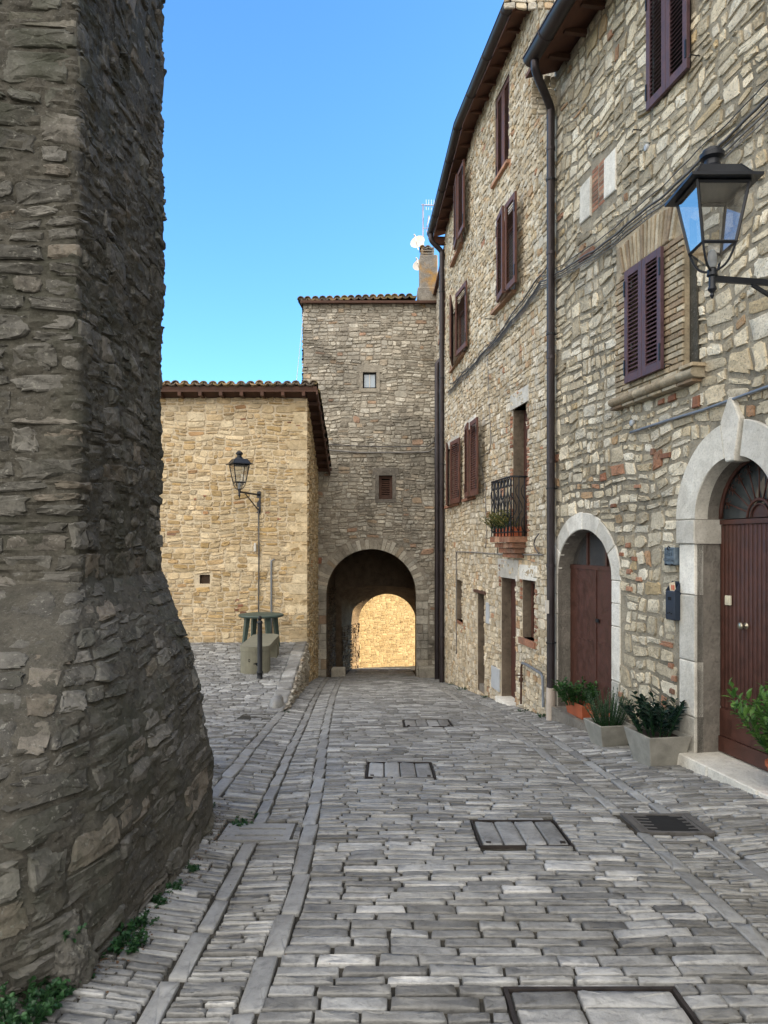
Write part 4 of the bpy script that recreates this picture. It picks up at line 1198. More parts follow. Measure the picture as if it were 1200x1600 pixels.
lintel(f2, o_d, .05, .08, M['brick'], far, 'sill', .08, True); lintel(f2, o_e, .05, .1, M['brick'], far, 'sill', .08, True); lintel(f2, o_f, .05, .04, M['brick'], far, 'sill', .08, True); lintel(f1, o_k, .09, .08, M['brick'], far, 'sill', .05, True)
lintel(f2, o_h, .06, .04, M['brick'], far, 'sill', .02, True)
for (W, o, dp) in ((f1, o_a, .1), (f1, o_c, .17), (f1, o_k, .16), (f2, o_b, .17), (f2, o_d, .17), (f2, o_e, .17), (f2, o_f, .17)):
    o['win'] = window_back(W, o, far, dp)
# top floor window: brown leaves closed in the opening
w_ = (o_a['s1']-o_a['s0'])/2-.02; h_ = o_a['z1']-o_a['z0']-.02
shutter(f1, o_a['s0']+.015, o_a['z0']+.01, h_, w_, 1, .0, -.03, M['shutter_brown'], o_a['win'], louv=.035); shutter(f1, o_a['s1']-.015, o_a['z0']+.01, h_, w_, -1, .0, -.03, M['shutter_brown'], o_a['win'], louv=.035)
def pair(W, o, angs, off=.06, dz=.04, wid=None):
    q0, q1 = sorted((W.s_at(o['u'][0], off), W.s_at(o['u'][1], off)))
    w_ = (q1-q0)/2; h_ = o['z1']-o['z0']+dz
    shutter(W, q0, o['z0']-dz/2, h_, w_, 1, angs[0], off, M['shutter_brown'], o['win']); shutter(W, q1, o['z0']-dz/2, h_, w_, -1, angs[1], off, M['shutter_brown'], o['win'])
pair(f1, o_c, (.02, .10), .14); pair(f2, o_b, (.03, .08), .14); pair(f2, o_d, (.08, .22), .08); pair(f2, o_e, (.08, .20), .08); pair(f2, o_f, (.02, .10), .12)
mb = MB(); mb.tube([f1.p(o_c['s0']-.08, o_c['z0'], -.02), f1.p(o_c['s0']-.08, o_c['z0'], .2)], .008, 5); mb.tube([f1.p(o_c['s1']+.1, o_c['z0']-.12, -.02), f1.p(o_c['s1']+.1, o_c['z0']-.12, .2)], .008, 5); mb.build_split('shutter_stay', M['black_iron'], far)
# doors
for o, nm_, dp in ((o_g, 'balcony_door', .17), (o_j, 'door', .16)):
    mb = MB(); bx(mb, f1, o['s0']-.02, o['s1']+.02, o['z0'], o['z1'], -dp-.05, -dp)
    w_ = o['s1']-o['s0']
    for k in (0, 1):
        a = o['s0']+w_*k/2+.03; b = a+w_/2-.06; hh = (o['z1']-o['z0'])
        for (q0, q1) in ((.05, .42), (.46, .95)): mb.bbox(f1.p((a+b)/2, o['z0']+hh*(q0+q1)/2, -dp), (b-a-.08, .03, hh*(q1-q0)), f1.fr(), .006)
    # frame standing proud along the near jamb
    bx(mb, f1, o['s0']-.0, o['s0']+.05, o['z0'], o['z1'], -dp, -dp+.03); 
    dd = mb.build(nm_, M['door_brown'], far)
    m2 = MB(); m2.tube([f1.p(o['s0']+w_*.55, o['z0']+1.0, -dp+.01), f1.p(o['s0']+w_*.55, o['z0']+1.0, -dp+.05), f1.p(o['s0']+w_*.65, o['z0']+1.0, -dp+.05)], .009, 6); m2.build('handle', M['brass'], dd)
# back of the two open ground floor recesses: rough stone
for o, dp in ((o_i, .6), (o_h, .12)):
    W = f1 if o is o_i else f2
    Qb = layout(rng, o['s0']-.1, o['s1']+.1, o['z0']-.05, o['z1']+.05, lmax=.3, hmax=.15)
    v_, q_, t_, T_ = stones(rng, Qb, P=12, gap=.01, depth=.025)
    Bv = W.map(np.array([o['s0']-.1, o['s1']+.1, o['s1']+.1, o['s0']-.1]), np.array([o['z0']-.2, o['z0']-.2, o['z1']+.1, o['z1']+.1]), -dp)
    V = np.concatenate([W.map(v_[:, 0], v_[:, 1], v_[:, 2]-dp), Bv]); nv = len(v_)
    mesh_np('blocked_recess', V, [q_, t_, np.array([[nv, nv+1, nv+2, nv+3]])], [M['far_stone'], M['far_mortar']], [0, 0, 1], np.concatenate([T_, np.full((4, 3), .5)]), True, far)
mb = MB(); block(mb, f1, [(o_j['s0']-.08, o_j['z0']-.4), (o_j['s1']+.05, o_j['z0']-.4), (o_j['s1']+.05, o_j['z0']+.01), (o_j['s0']-.08, o_j['z0']+.01)], -.4, .10); mb.build('doorstep', M['dressed'], far)
mb = MB(); block(mb, f1, [(o_i['s0']+.02, o_i['z0']-.4), (o_i['s1']-.02, o_i['z0']-.4), (o_i['s1']-.02, o_i['z0']+.12), (o_i['s0']+.02, o_i['z0']+.12)], -.55, -.02); mb.build('doorstep', M['reveal'], far)
# brick edges
mb = MB()
for (W, s, z0, z1, w_) in ((f1, o_g['s1']+.06, o_g['z0']-.05, o_g['z1'], .10), (f1, o_g['s0']-.07, o_g['z0'], o_g['z1'], .09), (f1, o_k['s0']-.07, o_k['z0']-.05, o_k['z1'], .09), (f1, o_k['s1']+.05, o_k['z0']+.5, o_k['z1'], .07), (f1, o_j['s1']+.06, o_j['z1']-.15, o_j['z1']+.2, .1), (f1, o_c['s0']-.08, o_c['z0']+.6, o_c['z1'], .08)):
    z = z0
    while z < z1:
        ww = w_*rngb.uniform(.6, 1.2)
        if rngb.random() < .72: block(mb, W, [(s-ww/2, z), (s+ww/2, z), (s+ww/2, z+.05), (s-ww/2, z+.05)], -.02, .022)
        z += .062
mb.build_split('edging_brick', M['brick'], far)

# end wall of the tall house above the near roof (white quoins)
We = Wall((8.0, 9.63), (2.24, 9.63))
mb = MB(); hr = Z_F+3.4*.33
mb.poly([We.p(0, 3, 0), We.p(We.L-.02, 3, 0), We.p(We.L-.02, Z_F-.01, 0), We.p(We.L-3.4, hr, 0), We.p(0, Z_F, 0)])
mb.build('end_wall', M['far_mortar'], far)
rngq = np.random.default_rng(5); Qe = layout(rngq, 2.5, We.L-.3, 7.2, Z_F+.4, **layF); v_, q_, t_, T_ = stones(rngq, Qe[Qe.mean(1)[:, 1] < Z_F-.05], **stF)
mesh_np('end_wall_stones', We.map(v_[:, 0], v_[:, 1], v_[:, 2]), [q_, t_], [M['far_stone']], [0, 0], T_, True, far)
mb = MB(); z = EYE+5.9; k = 0
while z < Z_F-.25:
    wq = .42 if k % 2 else .28
    block(mb, We, [(We.L-wq, z), (We.L+.012, z), (We.L+.012, z+.25), (We.L-wq, z+.25)], -.3, .025); z += .256; k += 1
mb.build('quoins', M['dressed'], far)
# roofs and gutters of the far house
hr = Z_F+7*.5*.33; DROP = .45
mb = MB()
mb.poly([f2.p(f2.L, -3, 0), f2.p(f2.L, Z_F-DROP, 0), f2.p(f2.L, hr-DROP, -3.5), f2.p(f2.L, Z_F, -7), f2.p(f2.L, -3, -7)])
mb.poly([f1.p(0, -3, -6.5), f1.p(f1.L+1, -3, -6.5), f1.p(f1.L+1, Z_F, -6.5), f1.p(0, Z_F, -6.5)])
mb.poly([f2.p(0, -3, -6.5), f2.p(f2.L, -3, -6.5), f2.p(f2.L, Z_F, -6.5), f2.p(0, Z_F, -6.5)])
mb.build('side_walls', M['far_mortar'], far)
OV = .26; pt = .33
mb = MB()
def corner(n, dz=0):
    # point on the bisector where f1 and f2 offset lines meet
    a1 = f1.A+f1.n*n; a2 = f2.A+f2.n*n; Mx_ = np.array([f1.d, -f2.d]).T; t_ = np.linalg.solve(Mx_, a2-a1); q = a1+f1.d*t_[0]; return Vector((q[0], q[1], dz))
ze = Z_F-OV*pt; th = .06
E0 = f1.p(-.05, ze, OV); E1 = corner(OV, ze); DROP = .45; E2 = f2.p(f2.L+.15, ze-DROP, OV); T0 = f1.p(-.05, hr, -3.5); T1 = corner(-3.5, hr); T2 = f2.p(f2.L+.15, hr-DROP, -3.5)
B0 = f1.p(-.05, Z_F-.3, -7); B1 = corner(-7, Z_F-.3); B2 = f2.p(f2.L+.15, Z_F-.3-DROP, -7)
for q in ([E0, E1, T1, T0], [E1, E2, T2, T1], [T0, T1, B1, B0], [T1, T2, B2, B1]):
    mb.prism(q, [p+Vector((0, 0, th)) for p in q])
mb.build('roof', M['soffit'], far)
mb = MB()
for W in (f1, f2):
    k = 0
    while k*.42+.15 < W.L: mb.box(W.p(k*.42+.15, Z_F-.075-(DROP*(k*.42+.15)/W.L if W is f2 else 0), .10), (.05, .24, .045), W.fr()); k += 1
mb.box(f2.p(f2.L+.06, Z_F-.2-DROP, .12), (.14, .34, .16), f2.fr())
mb.build_split('eave_beam', M['soffit'], far)
mb = MB()
for W, ncol in ((f1, 20), (f2, 19)):
    d3 = Vector((W.d[0], W.d[1], 0)); n3 = Vector((W.n[0], W.n[1], 0)); u3 = (-n3+Vector((0, 0, pt))).normalized(); r3 = u3.cross(d3).normalized(); r3 = r3 if r3.z > 0 else -r3
    if W is f2: d3 = (d3*W.L-Vector((0, 0, DROP))).normalized()
    tiles(mb, W.p(0.1, ze+.055, OV+.02), d3, u3, r3, ncol, 2)
mb.build('roof_tiles', M['tile'], far, 'auto')
zg = EYE+7.66
def fgut(parent):
    mb = MB(); r = .075; K = 10
    P = [f1.p(-.05, zg, OV+.09), corner(OV+.09, zg), f2.p(f2.L+.05, zg-DROP, OV+.09)]
    dirs = [f1.n, (f1.n+f2.n)/2, f2.n]
    secs = []
    for p, nn in zip(P, dirs):
        nn = Vector((nn[0], nn[1], 0)).normalized()
        o_ = [p+nn*(r*math.cos(math.pi*k/K))-Vector((0, 0, r*math.sin(math.pi*k/K))) for k in range(K+1)]
        i_ = [p+nn*((r-.006)*math.cos(math.pi*k/K))-Vector((0, 0, (r-.006)*math.sin(math.pi*k/K))) for k in range(K, -1, -1)]
        secs.append(o_+i_)
    for a, b in zip(secs, secs[1:]): mb.prism(a, b)
    mb.poly(secs[0][:K+1]); mb.poly(secs[-1][:K+1]); mb.tube([p+Vector((nn[0], nn[1], 0))*r for p, nn in zip(P, dirs)], .01, 6)
    for a, b in ((P[0], P[1]), (P[1], P[2])):
        n_ = int((b-a).length/1.0)
        nn = Vector((-(b-a).y, (b-a).x, 0)).normalized()
        for k in range(n_+1):
            c = a+(b-a)*(k+.1)/(n_+1); mb.tube([c+nn*((r+.004)*math.cos(math.pi*j/8))-Vector((0, 0, (r+.004)*math.sin(math.pi*j/8))) for j in range(9)], .010, 4)
    return mb.build('gutter', M['pipe'], parent, 'auto')
fgut(far)

# downpipes
def downpipe(parent, top, bottom_z, start=None, r=.048, mat='pipe', foot=None, label=None):
    """vertical pipe at top (x,y,z) to bottom_z; start = gutter outlet point for the swan neck"""
    mb = MB(); pts = []
    if start is not None:
        s0 = Vector(start); t0 = Vector(top)
        pts = [s0, s0-Vector((0, 0, .10))]
        for k in range(1, 8):
            f = k/8; e = f*f*(3-2*f); pts.append((s0-Vector((0, 0, .10))).lerp(t0, f)*1.0*(0)+Vector((s0.x+(t0.x-s0.x)*e, s0.y+(t0.y-s0.y)*e, s0.z-.10+(t0.z-(s0.z-.10))*f)))
    pts += [Vector(top)]
    pts.append(Vector((top[0], top[1], bottom_z)))
    mb.tube(pts, r, 14)
    z = top[2]-.5
    while z > bottom_z+.3:
        mb.tube([(top[0], top[1], z+.02), (top[0], top[1], z-.02)], r+.007, 14); z -= 1.35
    ob = mb.build('downpipe', M[mat], parent, 'auto')
    z = top[2]-.9
    m2 = MB()
    while z > bottom_z+.3:
        m2.tube([(top[0]-.0, top[1], z+.012), (top[0], top[1], z-.012)], r+.010, 12); m2.tube([(top[0]+.02, top[1], z), (top[0]+.14, top[1], z)], .007, 5); z -= 2.0
    m2.build('pipe_clamp', M['black_iron'], ob)
    return ob
pp = WN.p(WN.L-.03, 0, .085)
st_ = WN.p(gsn-.12, EYE+6.02, .45)
zbp = float(G(9.6))
dp = downpipe(near, (pp.x, pp.y, EYE+5.62), zbp+.42, st_, .052)
mb = MB(); mb.tube([(pp.x, pp.y, zbp+.43), (pp.x, pp.y, zbp-.05)], .060, 14); mb.build('pipe_foot', M['pvc'], near, 'auto')
mb = MB(); mb.box((pp.x-.05, pp.y-.02, WN.hit(856, 945)[1]), (.05, .04, .17)); mb.build('sticker', M['white_plastic'], dp)
p2 = f2.p(f2.L-.03, 0, .09); st2 = f2.p(f2.L-.08, zg-DROP-.05, OV+.09)
downpipe(far, (p2.x, p2.y, EYE+6.75), float(G(p2.y))-.05, st2, .058)

# balcony
bs0, bs1 = o_g['s0']-.02, o_g['s1']+.32
zbal = f1.hit(783, 838, .30)[1]
mb = MB(); bw = .30
tiers = ((.28, .00, .09), (.22, -.09, .08), (.17, -.17, .08), (.12, -.25, .07))
for (dep, dz, hh) in tiers:
    ins = (.28-dep)*.9
    n_ = 4
    for q in range(n_):
        a = bs0+ins+(bs1-bs0-2*ins)*q/n_; b = bs0+ins+(bs1-bs0-2*ins)*(q+1)/n_-.005
        block(mb, f1, [(a, zbal+dz-hh), (b, zbal+dz-hh), (b, zbal+dz-.006), (a, zbal+dz-.006)], -.05, dep, ch=.006)
balc = mb.build('balcony_corbel', M['brick'], far)
mb = MB(); zr = f1.hit(781, 748, .3)[1]; rn = .25
def bp_(s, z, n): return f1.p(s, z, n)
rail = [bp_(bs0, zr, -.02), bp_(bs0, zr, rn), bp_(bs1, zr, rn), bp_(bs1, zr, -.02)]
mb.tube(rail, .014, 6); lo = [Vector((p.x, p.y, zbal+.06)) for p in rail]; mb.tube(lo, .010, 5)
nb_ = 6
for q in range(nb_+1):
    s = bs0+(bs1-bs0)*q/nb_; mb.tube([bp_(s, zbal, rn), bp_(s, zr, rn)], .009, 5)
hgt = zr-zbal-.06
def curve(sA, sB, n):
    w_ = sB-sA
    for sg in (0, 1):
        pts = []
        for k in range(17):
            f = k/16; x = .5+.48*math.cos(f*math.pi*2.0+math.pi*0)*(1 if sg else -1)*(1-.25*f)
            pts.append(bp_(sA+w_*x, zbal+.06+hgt*.8*(1-f), n))
        mb.tube(pts, .007, 4)
    pts = [bp_(sA+w_*(.5+.33*math.cos(a)), zr-hgt*.1+hgt*.075*math.sin(a), n) for a in np.linspace(0, 2*math.pi, 13)]
    mb.tube(pts, .010, 4)
for q in range(nb_): curve(bs0+(bs1-bs0)*q/nb_, bs0+(bs1-bs0)*(q+1)/nb_, rn)
for sside in (bs0, bs1):
    for q in range(3):
        n0 = .0+rn*q/3; mb.tube([bp_(sside, zbal, n0+.05), bp_(sside, zr, n0+.05)], .008, 4)
        mb.tube([bp_(sside, zbal+.06+hgt*.85*f, n0+.05+.05*math.sin(f*9)) for f in np.linspace(0, 1, 12)], .007, 4)
mb.build('balcony_railing', M['black_iron'], far, True)

# ------------------------------------------------------------------ narrow house
rng = np.random.default_rng(31)
Wn2 = W_narrow; ztn = EYE+6.9
outer = [(0, -2.4), (Wn2.L, -2.5), (Wn2.L, ztn), (0, ztn)]
o_n1 = rect(.35, 1.0, EYE+5.0, EYE+6.3); o_n2 = rect(.4, .95, EYE-.2, EYE+.9)
masonry('wall', Wn2, outer, [(o_n1, .2), (o_n2, .15)], [M['tower_stone'], M['tower_mortar'], M['reveal']], narrow, rng, layF, dict(stF, gap=.014), frames=[(o_n1, .02), (o_n2, .02)])
for o_ in (o_n1, o_n2):
    o_['win'] = window_back(Wn2, o_, narrow, .12)
shutter(Wn2, o_n1['s0'], o_n1['z0'], 1.3, .33, 1, .1, .04, M['shutter_brown'], o_n1['win']); shutter(Wn2, o_n1['s1'], o_n1['z0'], 1.3, .33, -1, .15, .04, M['shutter_brown'], o_n1['win'])
lintel(Wn2, o_n1, .08, .12, M['brick'], narrow, 'sill', .14, True)
shell(narrow, Wn2, ztn, 6.5, -3, .33, M['tower_mortar'], over=.1)
pe = Wn2.p(1.85, 0, .10)
mb = MB(); zel = EYE+(850-585)/F*20.2
mb.tube([(pe.x+.18, pe.y, zel+.12), (pe.x+.08, pe.y, zel+.10), (pe.x+.0, pe.y, zel), (pe.x, pe.y, zel-.15), (pe.x, pe.y, float(G(20))-.05)], .07, 12)
mb.build('downpipe', M['pipe'], narrow, 'auto')

# ------------------------------------------------------------------ gate tower
tower = thing('gate_tower', 'square stone gate tower with a round archway through it and two tiny windows', 'tower', (-.4, 20.5, -2.09))
WT = W_tower
sx = lambda X: 3.2-X
k20 = 20.5/F
aX0, aX1 = (510-600)*k20, (650-600)*k20
oArch = arch(sx(aX1), sx(aX0), -2.9, EYE+(850-928)*k20, (928-858)*k20)
ow1 = rect(sx((588-600)*k20), sx((567-600)*k20), EYE+(850-607)*k20, EYE+(850-582)*k20)
ow2 = rect(sx((613-600)*k20), sx((592-600)*k20), EYE+(850-780)*k20, EYE+(850-743)*k20)
ztw = EYE+(850-474)*k20
rng = np.random.default_rng(41)
outer = [(0, -3), (WT.L, -3), (WT.L, ztw), (0, ztw)]
rA_ = oArch['rise']
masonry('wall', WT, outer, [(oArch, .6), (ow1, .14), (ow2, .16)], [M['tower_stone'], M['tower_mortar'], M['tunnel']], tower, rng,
        dict(lmax=.38, hmax=.17, lmin=.09, hmin=.06, band=.42, warp=.05), dict(P=14, gap=.016, depth=.026, jit=.18, esq=(2.8, 8), rough=.3, tiltk=.35, flat=.6, rings=(.975, .92)),
        frames=[(oArch, .33), (ow1, .10), (ow2, .10)], srange=(1.4, WT.L))
mb = MB(); n_ = 37
ca = (oArch['s0']+oArch['s1'])/2
for k in range(n_):
    b0 = math.pi*k/n_; b1 = math.pi*(k+1)/n_; r0 = rA_; r1 = rA_+random.uniform(.20, .38); g_ = .006
    w_ = (oArch['s1']-oArch['s0'])/2
    P = lambda x, r: (ca+(w_/rA_*r)*math.cos(x), oArch['z1']+r*math.sin(x))
    block(mb, WT, [P(b0+g_, r0), P(b1-g_, r0), P(b1-g_, r1), P(b0+g_, r1)], -.3, random.uniform(.012, .026), ch=.006)
z = -2.6
while z < oArch['z1']:
    h_ = random.uniform(.16, .30); h_ = min(h_, oArch['z1']-z+.001)
    for (a, b) in ((oArch['s0']-.33, oArch['s0']), (oArch['s1'], oArch['s1']+.33)):
        if random.random() < .5:
            m_ = a+(b-a)*random.uniform(.35, .65); block(mb, WT, [(a, z+.006), (m_-.006, z+.006), (m_-.006, z+h_-.006), (a, z+h_-.006)], -.2, .03, ch=.01); block(mb, WT, [(m_, z+.006), (b, z+.006), (b, z+h_-.006), (m_, z+h_-.006)], -.2, .025, ch=.01)
        else: block(mb, WT, [(a, z+.006), (b, z+.006), (b, z+h_-.006), (a, z+h_-.006)], -.2, random.uniform(.02, .04), ch=.01)
    z += h_
mb.build('archway', M['tower_stone'], tower)
# windows with dressed frames
for o_, nm_ in ((ow1, 1), (ow2, 2)):
    mb = MB(); t_ = .10
    for q in ([(o_['s0']-t_, o_['z0']), (o_['s0'], o_['z0']), (o_['s0'], o_['z1']), (o_['s0']-t_, o_['z1'])], [(o_['s1'], o_['z0']), (o_['s1']+t_, o_['z0']), (o_['s1']+t_, o_['z1']), (o_['s1'], o_['z1'])],
              [(o_['s0']-t_*1.8, o_['z1']), (o_['s1']+t_*1.8, o_['z1']), (o_['s1']+t_*1.6, o_['z1']+.22), (o_['s0']-t_*1.7, o_['z1']+.21)], [(o_['s0']-t_, o_['z0']-.10), (o_['s1']+t_, o_['z0']-.10), (o_['s1']+t_, o_['z0']), (o_['s0']-t_, o_['z0'])]):
        block(mb, WT, q, -.12, .035, tint=(.25, .2, .5))
    fr_ = mb.build('window', M['tower_stone'] if nm_ == 1 else M['reveal'], tower)
    if nm_ == 1:
        mb = MB(); a, b, c, d_ = o_['s0'], o_['s1'], o_['z0'], o_['z1']
        for (p, q, r, s) in ((a, a+.035, c, d_), (b-.035, b, c, d_), (a, b, c, c+.035), (a, b, d_-.035, d_)): bx(mb, WT, p, q, r, s, -.10, -.02)
        mb.build('window_frame', M['black_and_shade'], fr_)
        mb = MB(); mb.poly([WT.p(a, c, -.08), WT.p(b, c, -.08), WT.p(b, d_, -.08), WT.p(a, d_, -.08)]); mb.build('pane', M['glass_sky'], fr_)
        mb = MB(); bx(mb, WT, (a+b)/2-.012, (a+b)/2+.012, c+.035, d_-.035, -.075, -.06); mb.build('muntin', M['white_plastic'], fr_)
    else:
        shutter(WT, o_['s0'], o_['z0'], o_['z1']-o_['z0'], o_['s1']-o_['s0'], 1, 0, -.10, M['wood_dark'], fr_, hinges=False, louv=.05)
        mb = MB(); mb.poly([WT.p(o_['s0'], o_['z0'], -.15), WT.p(o_['s1'], o_['z0'], -.15), WT.p(o_['s1'], o_['z1'], -.15), WT.p(o_['s0'], o_['z1'], -.15)]); mb.build('pane', M['black_and_shade'], fr_)
# side, back and passage
YB = 25.4
k25 = 25.0/F
bx0, bx1 = (560-600)*25.4/F, (650-600)*25.4/F
zbs = EYE+(850-973)*25.4/F; rb = (bx1-bx0)/2
WB = Wall((-2.24, YB), (3.2, YB))
oBk = arch(bx0+2.24, bx1+2.24, -3.4, zbs, (973-928)*25.4/F)
vs, fs = sheet2d([(0, -4), (WB.L, -4), (WB.L, ztw), (0, ztw)], [outline(oBk)])
mb = MB(); ids = [mb.vv(WB.p(a, z, 0)) for a, z in vs]
for f in fs: mb.face([ids[i] for i in f])
mb.poly([(-2.24, 20.5, -4), (-2.24, 20.5, ztw), (-2.24, YB, ztw), (-2.24, YB, -4)]); mb.poly([(3.2, 20.5, -4), (3.2, 20.5, ztw), (3.2, YB, ztw), (3.2, YB, -4)])
mb.build('side_walls', M['tower_mortar'], tower)
# left flank stones (seen above the low building)
WL = Wall((-2.24, 20.5), (-2.24, 25.4))
Ql = layout(rng, 0, 4.9, EYE+2, ztw, lmax=.38, hmax=.17, lmin=.09, hmin=.06, band=.42, warp=.05); v_, q_, t_, T_ = stones(rng, Ql, P=12, gap=.016, depth=.026)
mesh_np('flank_stones', WL.map(np.clip(v_[:, 0], 0, 4.9), np.minimum(v_[:, 1], ztw), v_[:, 2]), [q_, t_], [M['tower_stone']], [0, 0], T_, True, tower)
def prof(x0, x1, zs, rise, y, n=24):
    c = (x0+x1)/2; w_ = (x1-x0)/2
    return [(x0, y, -3.6)]+[(c-w_*math.cos(math.pi*k/n), y, zs+rise*math.sin(math.pi*k/n)) for k in range(n+1)]+[(x1, y, -3.6)]
zs0 = oArch['z1']
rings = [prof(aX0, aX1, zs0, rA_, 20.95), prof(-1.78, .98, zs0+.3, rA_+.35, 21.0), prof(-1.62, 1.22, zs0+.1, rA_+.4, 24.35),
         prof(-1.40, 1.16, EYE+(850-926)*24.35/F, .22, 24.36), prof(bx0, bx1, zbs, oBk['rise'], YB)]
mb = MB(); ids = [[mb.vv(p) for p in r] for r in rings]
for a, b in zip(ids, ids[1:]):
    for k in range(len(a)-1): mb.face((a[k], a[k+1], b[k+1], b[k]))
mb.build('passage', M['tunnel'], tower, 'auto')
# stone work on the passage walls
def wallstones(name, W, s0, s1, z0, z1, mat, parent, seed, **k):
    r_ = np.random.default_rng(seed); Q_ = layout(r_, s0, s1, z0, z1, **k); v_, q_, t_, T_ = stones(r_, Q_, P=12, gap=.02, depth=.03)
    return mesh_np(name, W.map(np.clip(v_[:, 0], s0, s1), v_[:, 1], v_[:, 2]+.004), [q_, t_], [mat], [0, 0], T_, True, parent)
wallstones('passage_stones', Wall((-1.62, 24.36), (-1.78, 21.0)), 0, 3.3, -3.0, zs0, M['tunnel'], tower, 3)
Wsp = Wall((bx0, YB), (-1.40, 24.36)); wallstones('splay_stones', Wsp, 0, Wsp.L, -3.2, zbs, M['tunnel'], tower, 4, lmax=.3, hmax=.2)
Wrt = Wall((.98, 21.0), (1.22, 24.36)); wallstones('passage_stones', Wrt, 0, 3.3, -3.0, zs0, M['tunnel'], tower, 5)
# roof of the tower
mb = MB(); zr0 = ztw+.02
mb.box((.5, 22.9, zr0+.28), (5.6, 5.3, .06), Matrix.Rotation(math.radians(7), 3, 'X')); mb.build('roof', M['wood_dark'], tower)
mb = MB(); nn_ = Vector((0, -math.sin(math.radians(7)), math.cos(math.radians(7)))); uu_ = Vector((0, math.cos(math.radians(7)), math.sin(math.radians(7))))
xr_ = 652-600; tiles(mb, (-2.30, 20.36, zr0-.02), (1, 0, .028), uu_, nn_, 16, 6, r=.10, pitch=.2); mb.build('roof_tiles', M['tile'], tower, 'auto')
# chimney
cx0, cx1 = (656-600)*k20, (684-600)*k20
mb = MB(); cm = (cx0+cx1)/2; cw = cx1-cx0
mb.bbox((cm+.04, 20.78, ztw-.05+.20), (cw+.2, .58, .62), None, .03); zc1 = EYE+(850-397)*k20
mb.bbox((cm, 20.78, (ztw+.4+zc1)/2), (cw, .50, zc1-ztw-.4), None, .02)
ch = mb.build('chimney', M['chimney'], tower)
mb = MB(); rgh = random.Random(8)
for (z0_, w_, t_) in ((zc1+.05, .36, .05), (zc1+.13, .38, .045)): mb.bbox((cm-.03, 20.78, z0_), (w_, .42, t_), None, .012)
for q in (-1, 1): mb.box((cm-.03+q*.15, 20.78, zc1+.09), (.06, .40, .20))
tiles(mb, (cm-.18, 20.58, zc1+.15), (1, 0, 0), (0, 1, .02), (0, 0, 1), 2, 1, r=.08, pitch=.17, L=.42); mb.bbox((cm-.03, 20.78, zc1+.22), (.26, .34, .08), None, .03)
mb.build('chimney_cap', M['chimney'], ch)
# box on the wall, stone at the arch foot
mb = MB(); mb.box((px(494, 876, 20.2)[0]+.02, 20.42, px(494, 876, 20.4)[2]), (.22, .16, .16)); mb.build('corbel', M['brick'], tower)
for (u0, u1, v0, yy) in ((654, 682, 1041, 20.32), (518, 540, 1043, 20.75)):
    xa = (u0-600)*yy/F; xb = (u1-600)*yy/F; zt0 = EYE+(850-v0)*yy/F; gz = float(G(yy))
    t = thing('stone_block', 'squared stone block standing at the %s foot of the archway' % ('right' if u0 > 600 else 'left'), 'stone block', ((xa+xb)/2, yy, gz))
    mb = MB(); mb.bbox(((xa+xb)/2, yy, (gz+zt0)/2-.02), (xb-xa, .30, zt0-gz+.04), None, .03); mb.build('block', M['tower_stone'], t)

# wall in the sun beyond the gate
sw = thing('boundary_wall', 'tall sunlit golden stone wall seen through the archway', 'wall', (0, 31, -3.5))
rng = np.random.default_rng(51); WS = W_sunwall
masonry('wall', WS, [(0, -6), (WS.L, -6), (WS.L, 4.5), (0, 4.5)], [], [M['sunwall_stone'], M['sunwall_mortar'], M['reveal']], sw, rng,
        dict(lmax=.36, hmax=.12, lmin=.1, hmin=.05, band=.3, warp=.03), dict(P=12, gap=.014, depth=.007, jit=.2, rough=.3, tiltk=.15), srange=(5.5, 12.5), zrange=(-4.2, 0.5))
mb = MB(); mb.poly([WS.p(0, -6, -.5), WS.p(WS.L, -6, -.5), WS.p(WS.L, 4.5, -.5), WS.p(0, 4.5, -.5)]); mb.poly([WS.p(0, 4.5, 0), WS.p(WS.L, 4.5, 0), WS.p(WS.L, 4.5, -.5), WS.p(0, 4.5, -.5)]); mb.build('wall_back', M['sunwall_mortar'], sw)

# ------------------------------------------------------------------ golden house on the left
gold = thing('stone_house', 'low golden stone house with tiled roof and no windows, left of the gate tower', 'house', (-3, 16.4, -.6))
WG = W_gold; zgt = EYE+(850-622)*16.4/F
rng = np.random.default_rng(61)
oh = rect(WG.s_at(328), WG.s_at(312), WG.hit(320, 912)[1], WG.hit(320, 898)[1])
gb = MB()
masonry('front_wall', WG, [(0, -1.0), (WG.L, -1.0), (WG.L, zgt), (0, zgt)], [(oh, .12)], [M['gold_stone'], M['gold_mortar'], M['hole_brown']], gold, rng,
        dict(lmax=.42, hmax=.17, lmin=.09, hmin=.06, band=.42, warp=.05), dict(P=14, gap=.020, depth=.020, jit=.2, esq=(2.8, 8), rough=.32, tiltk=.35, flat=.6, rings=(.975, .92)), frames=[(oh, .0)], srange=(0, 6.0))
mb = MB(); bx(mb, WG, oh['s0']-.02, oh['s1']+.02, oh['z0']-.02, oh['z1']+.02, -.12, -.10); mb.build('wall_hole', M['hole_brown'], gold)
mb = MB()
for (u, v, w_, h_) in ((371, 938, .09, .05), (376, 946, .12, .05), (370, 953, .08, .05), (380, 957, .14, .05), (374, 950, .07, .04), (466, 665, .10, .03), (452, 660, .08, .03), (418, 801, .10, .04), (437, 811, .09, .04), (380, 655, .12, .03), (320, 775, .06, .04), (305, 780, .05, .04), (268, 835, .2, .04)):
    s_, z_ = WG.hit(u, v); block(mb, WG, [(s_-w_/2, z_-h_/2), (s_+w_/2, z_-h_/2), (s_+w_/2, z_+h_/2), (s_-w_/2, z_+h_/2)], -.02, .024)
mb.build_split('brick', M['brick'], gold)
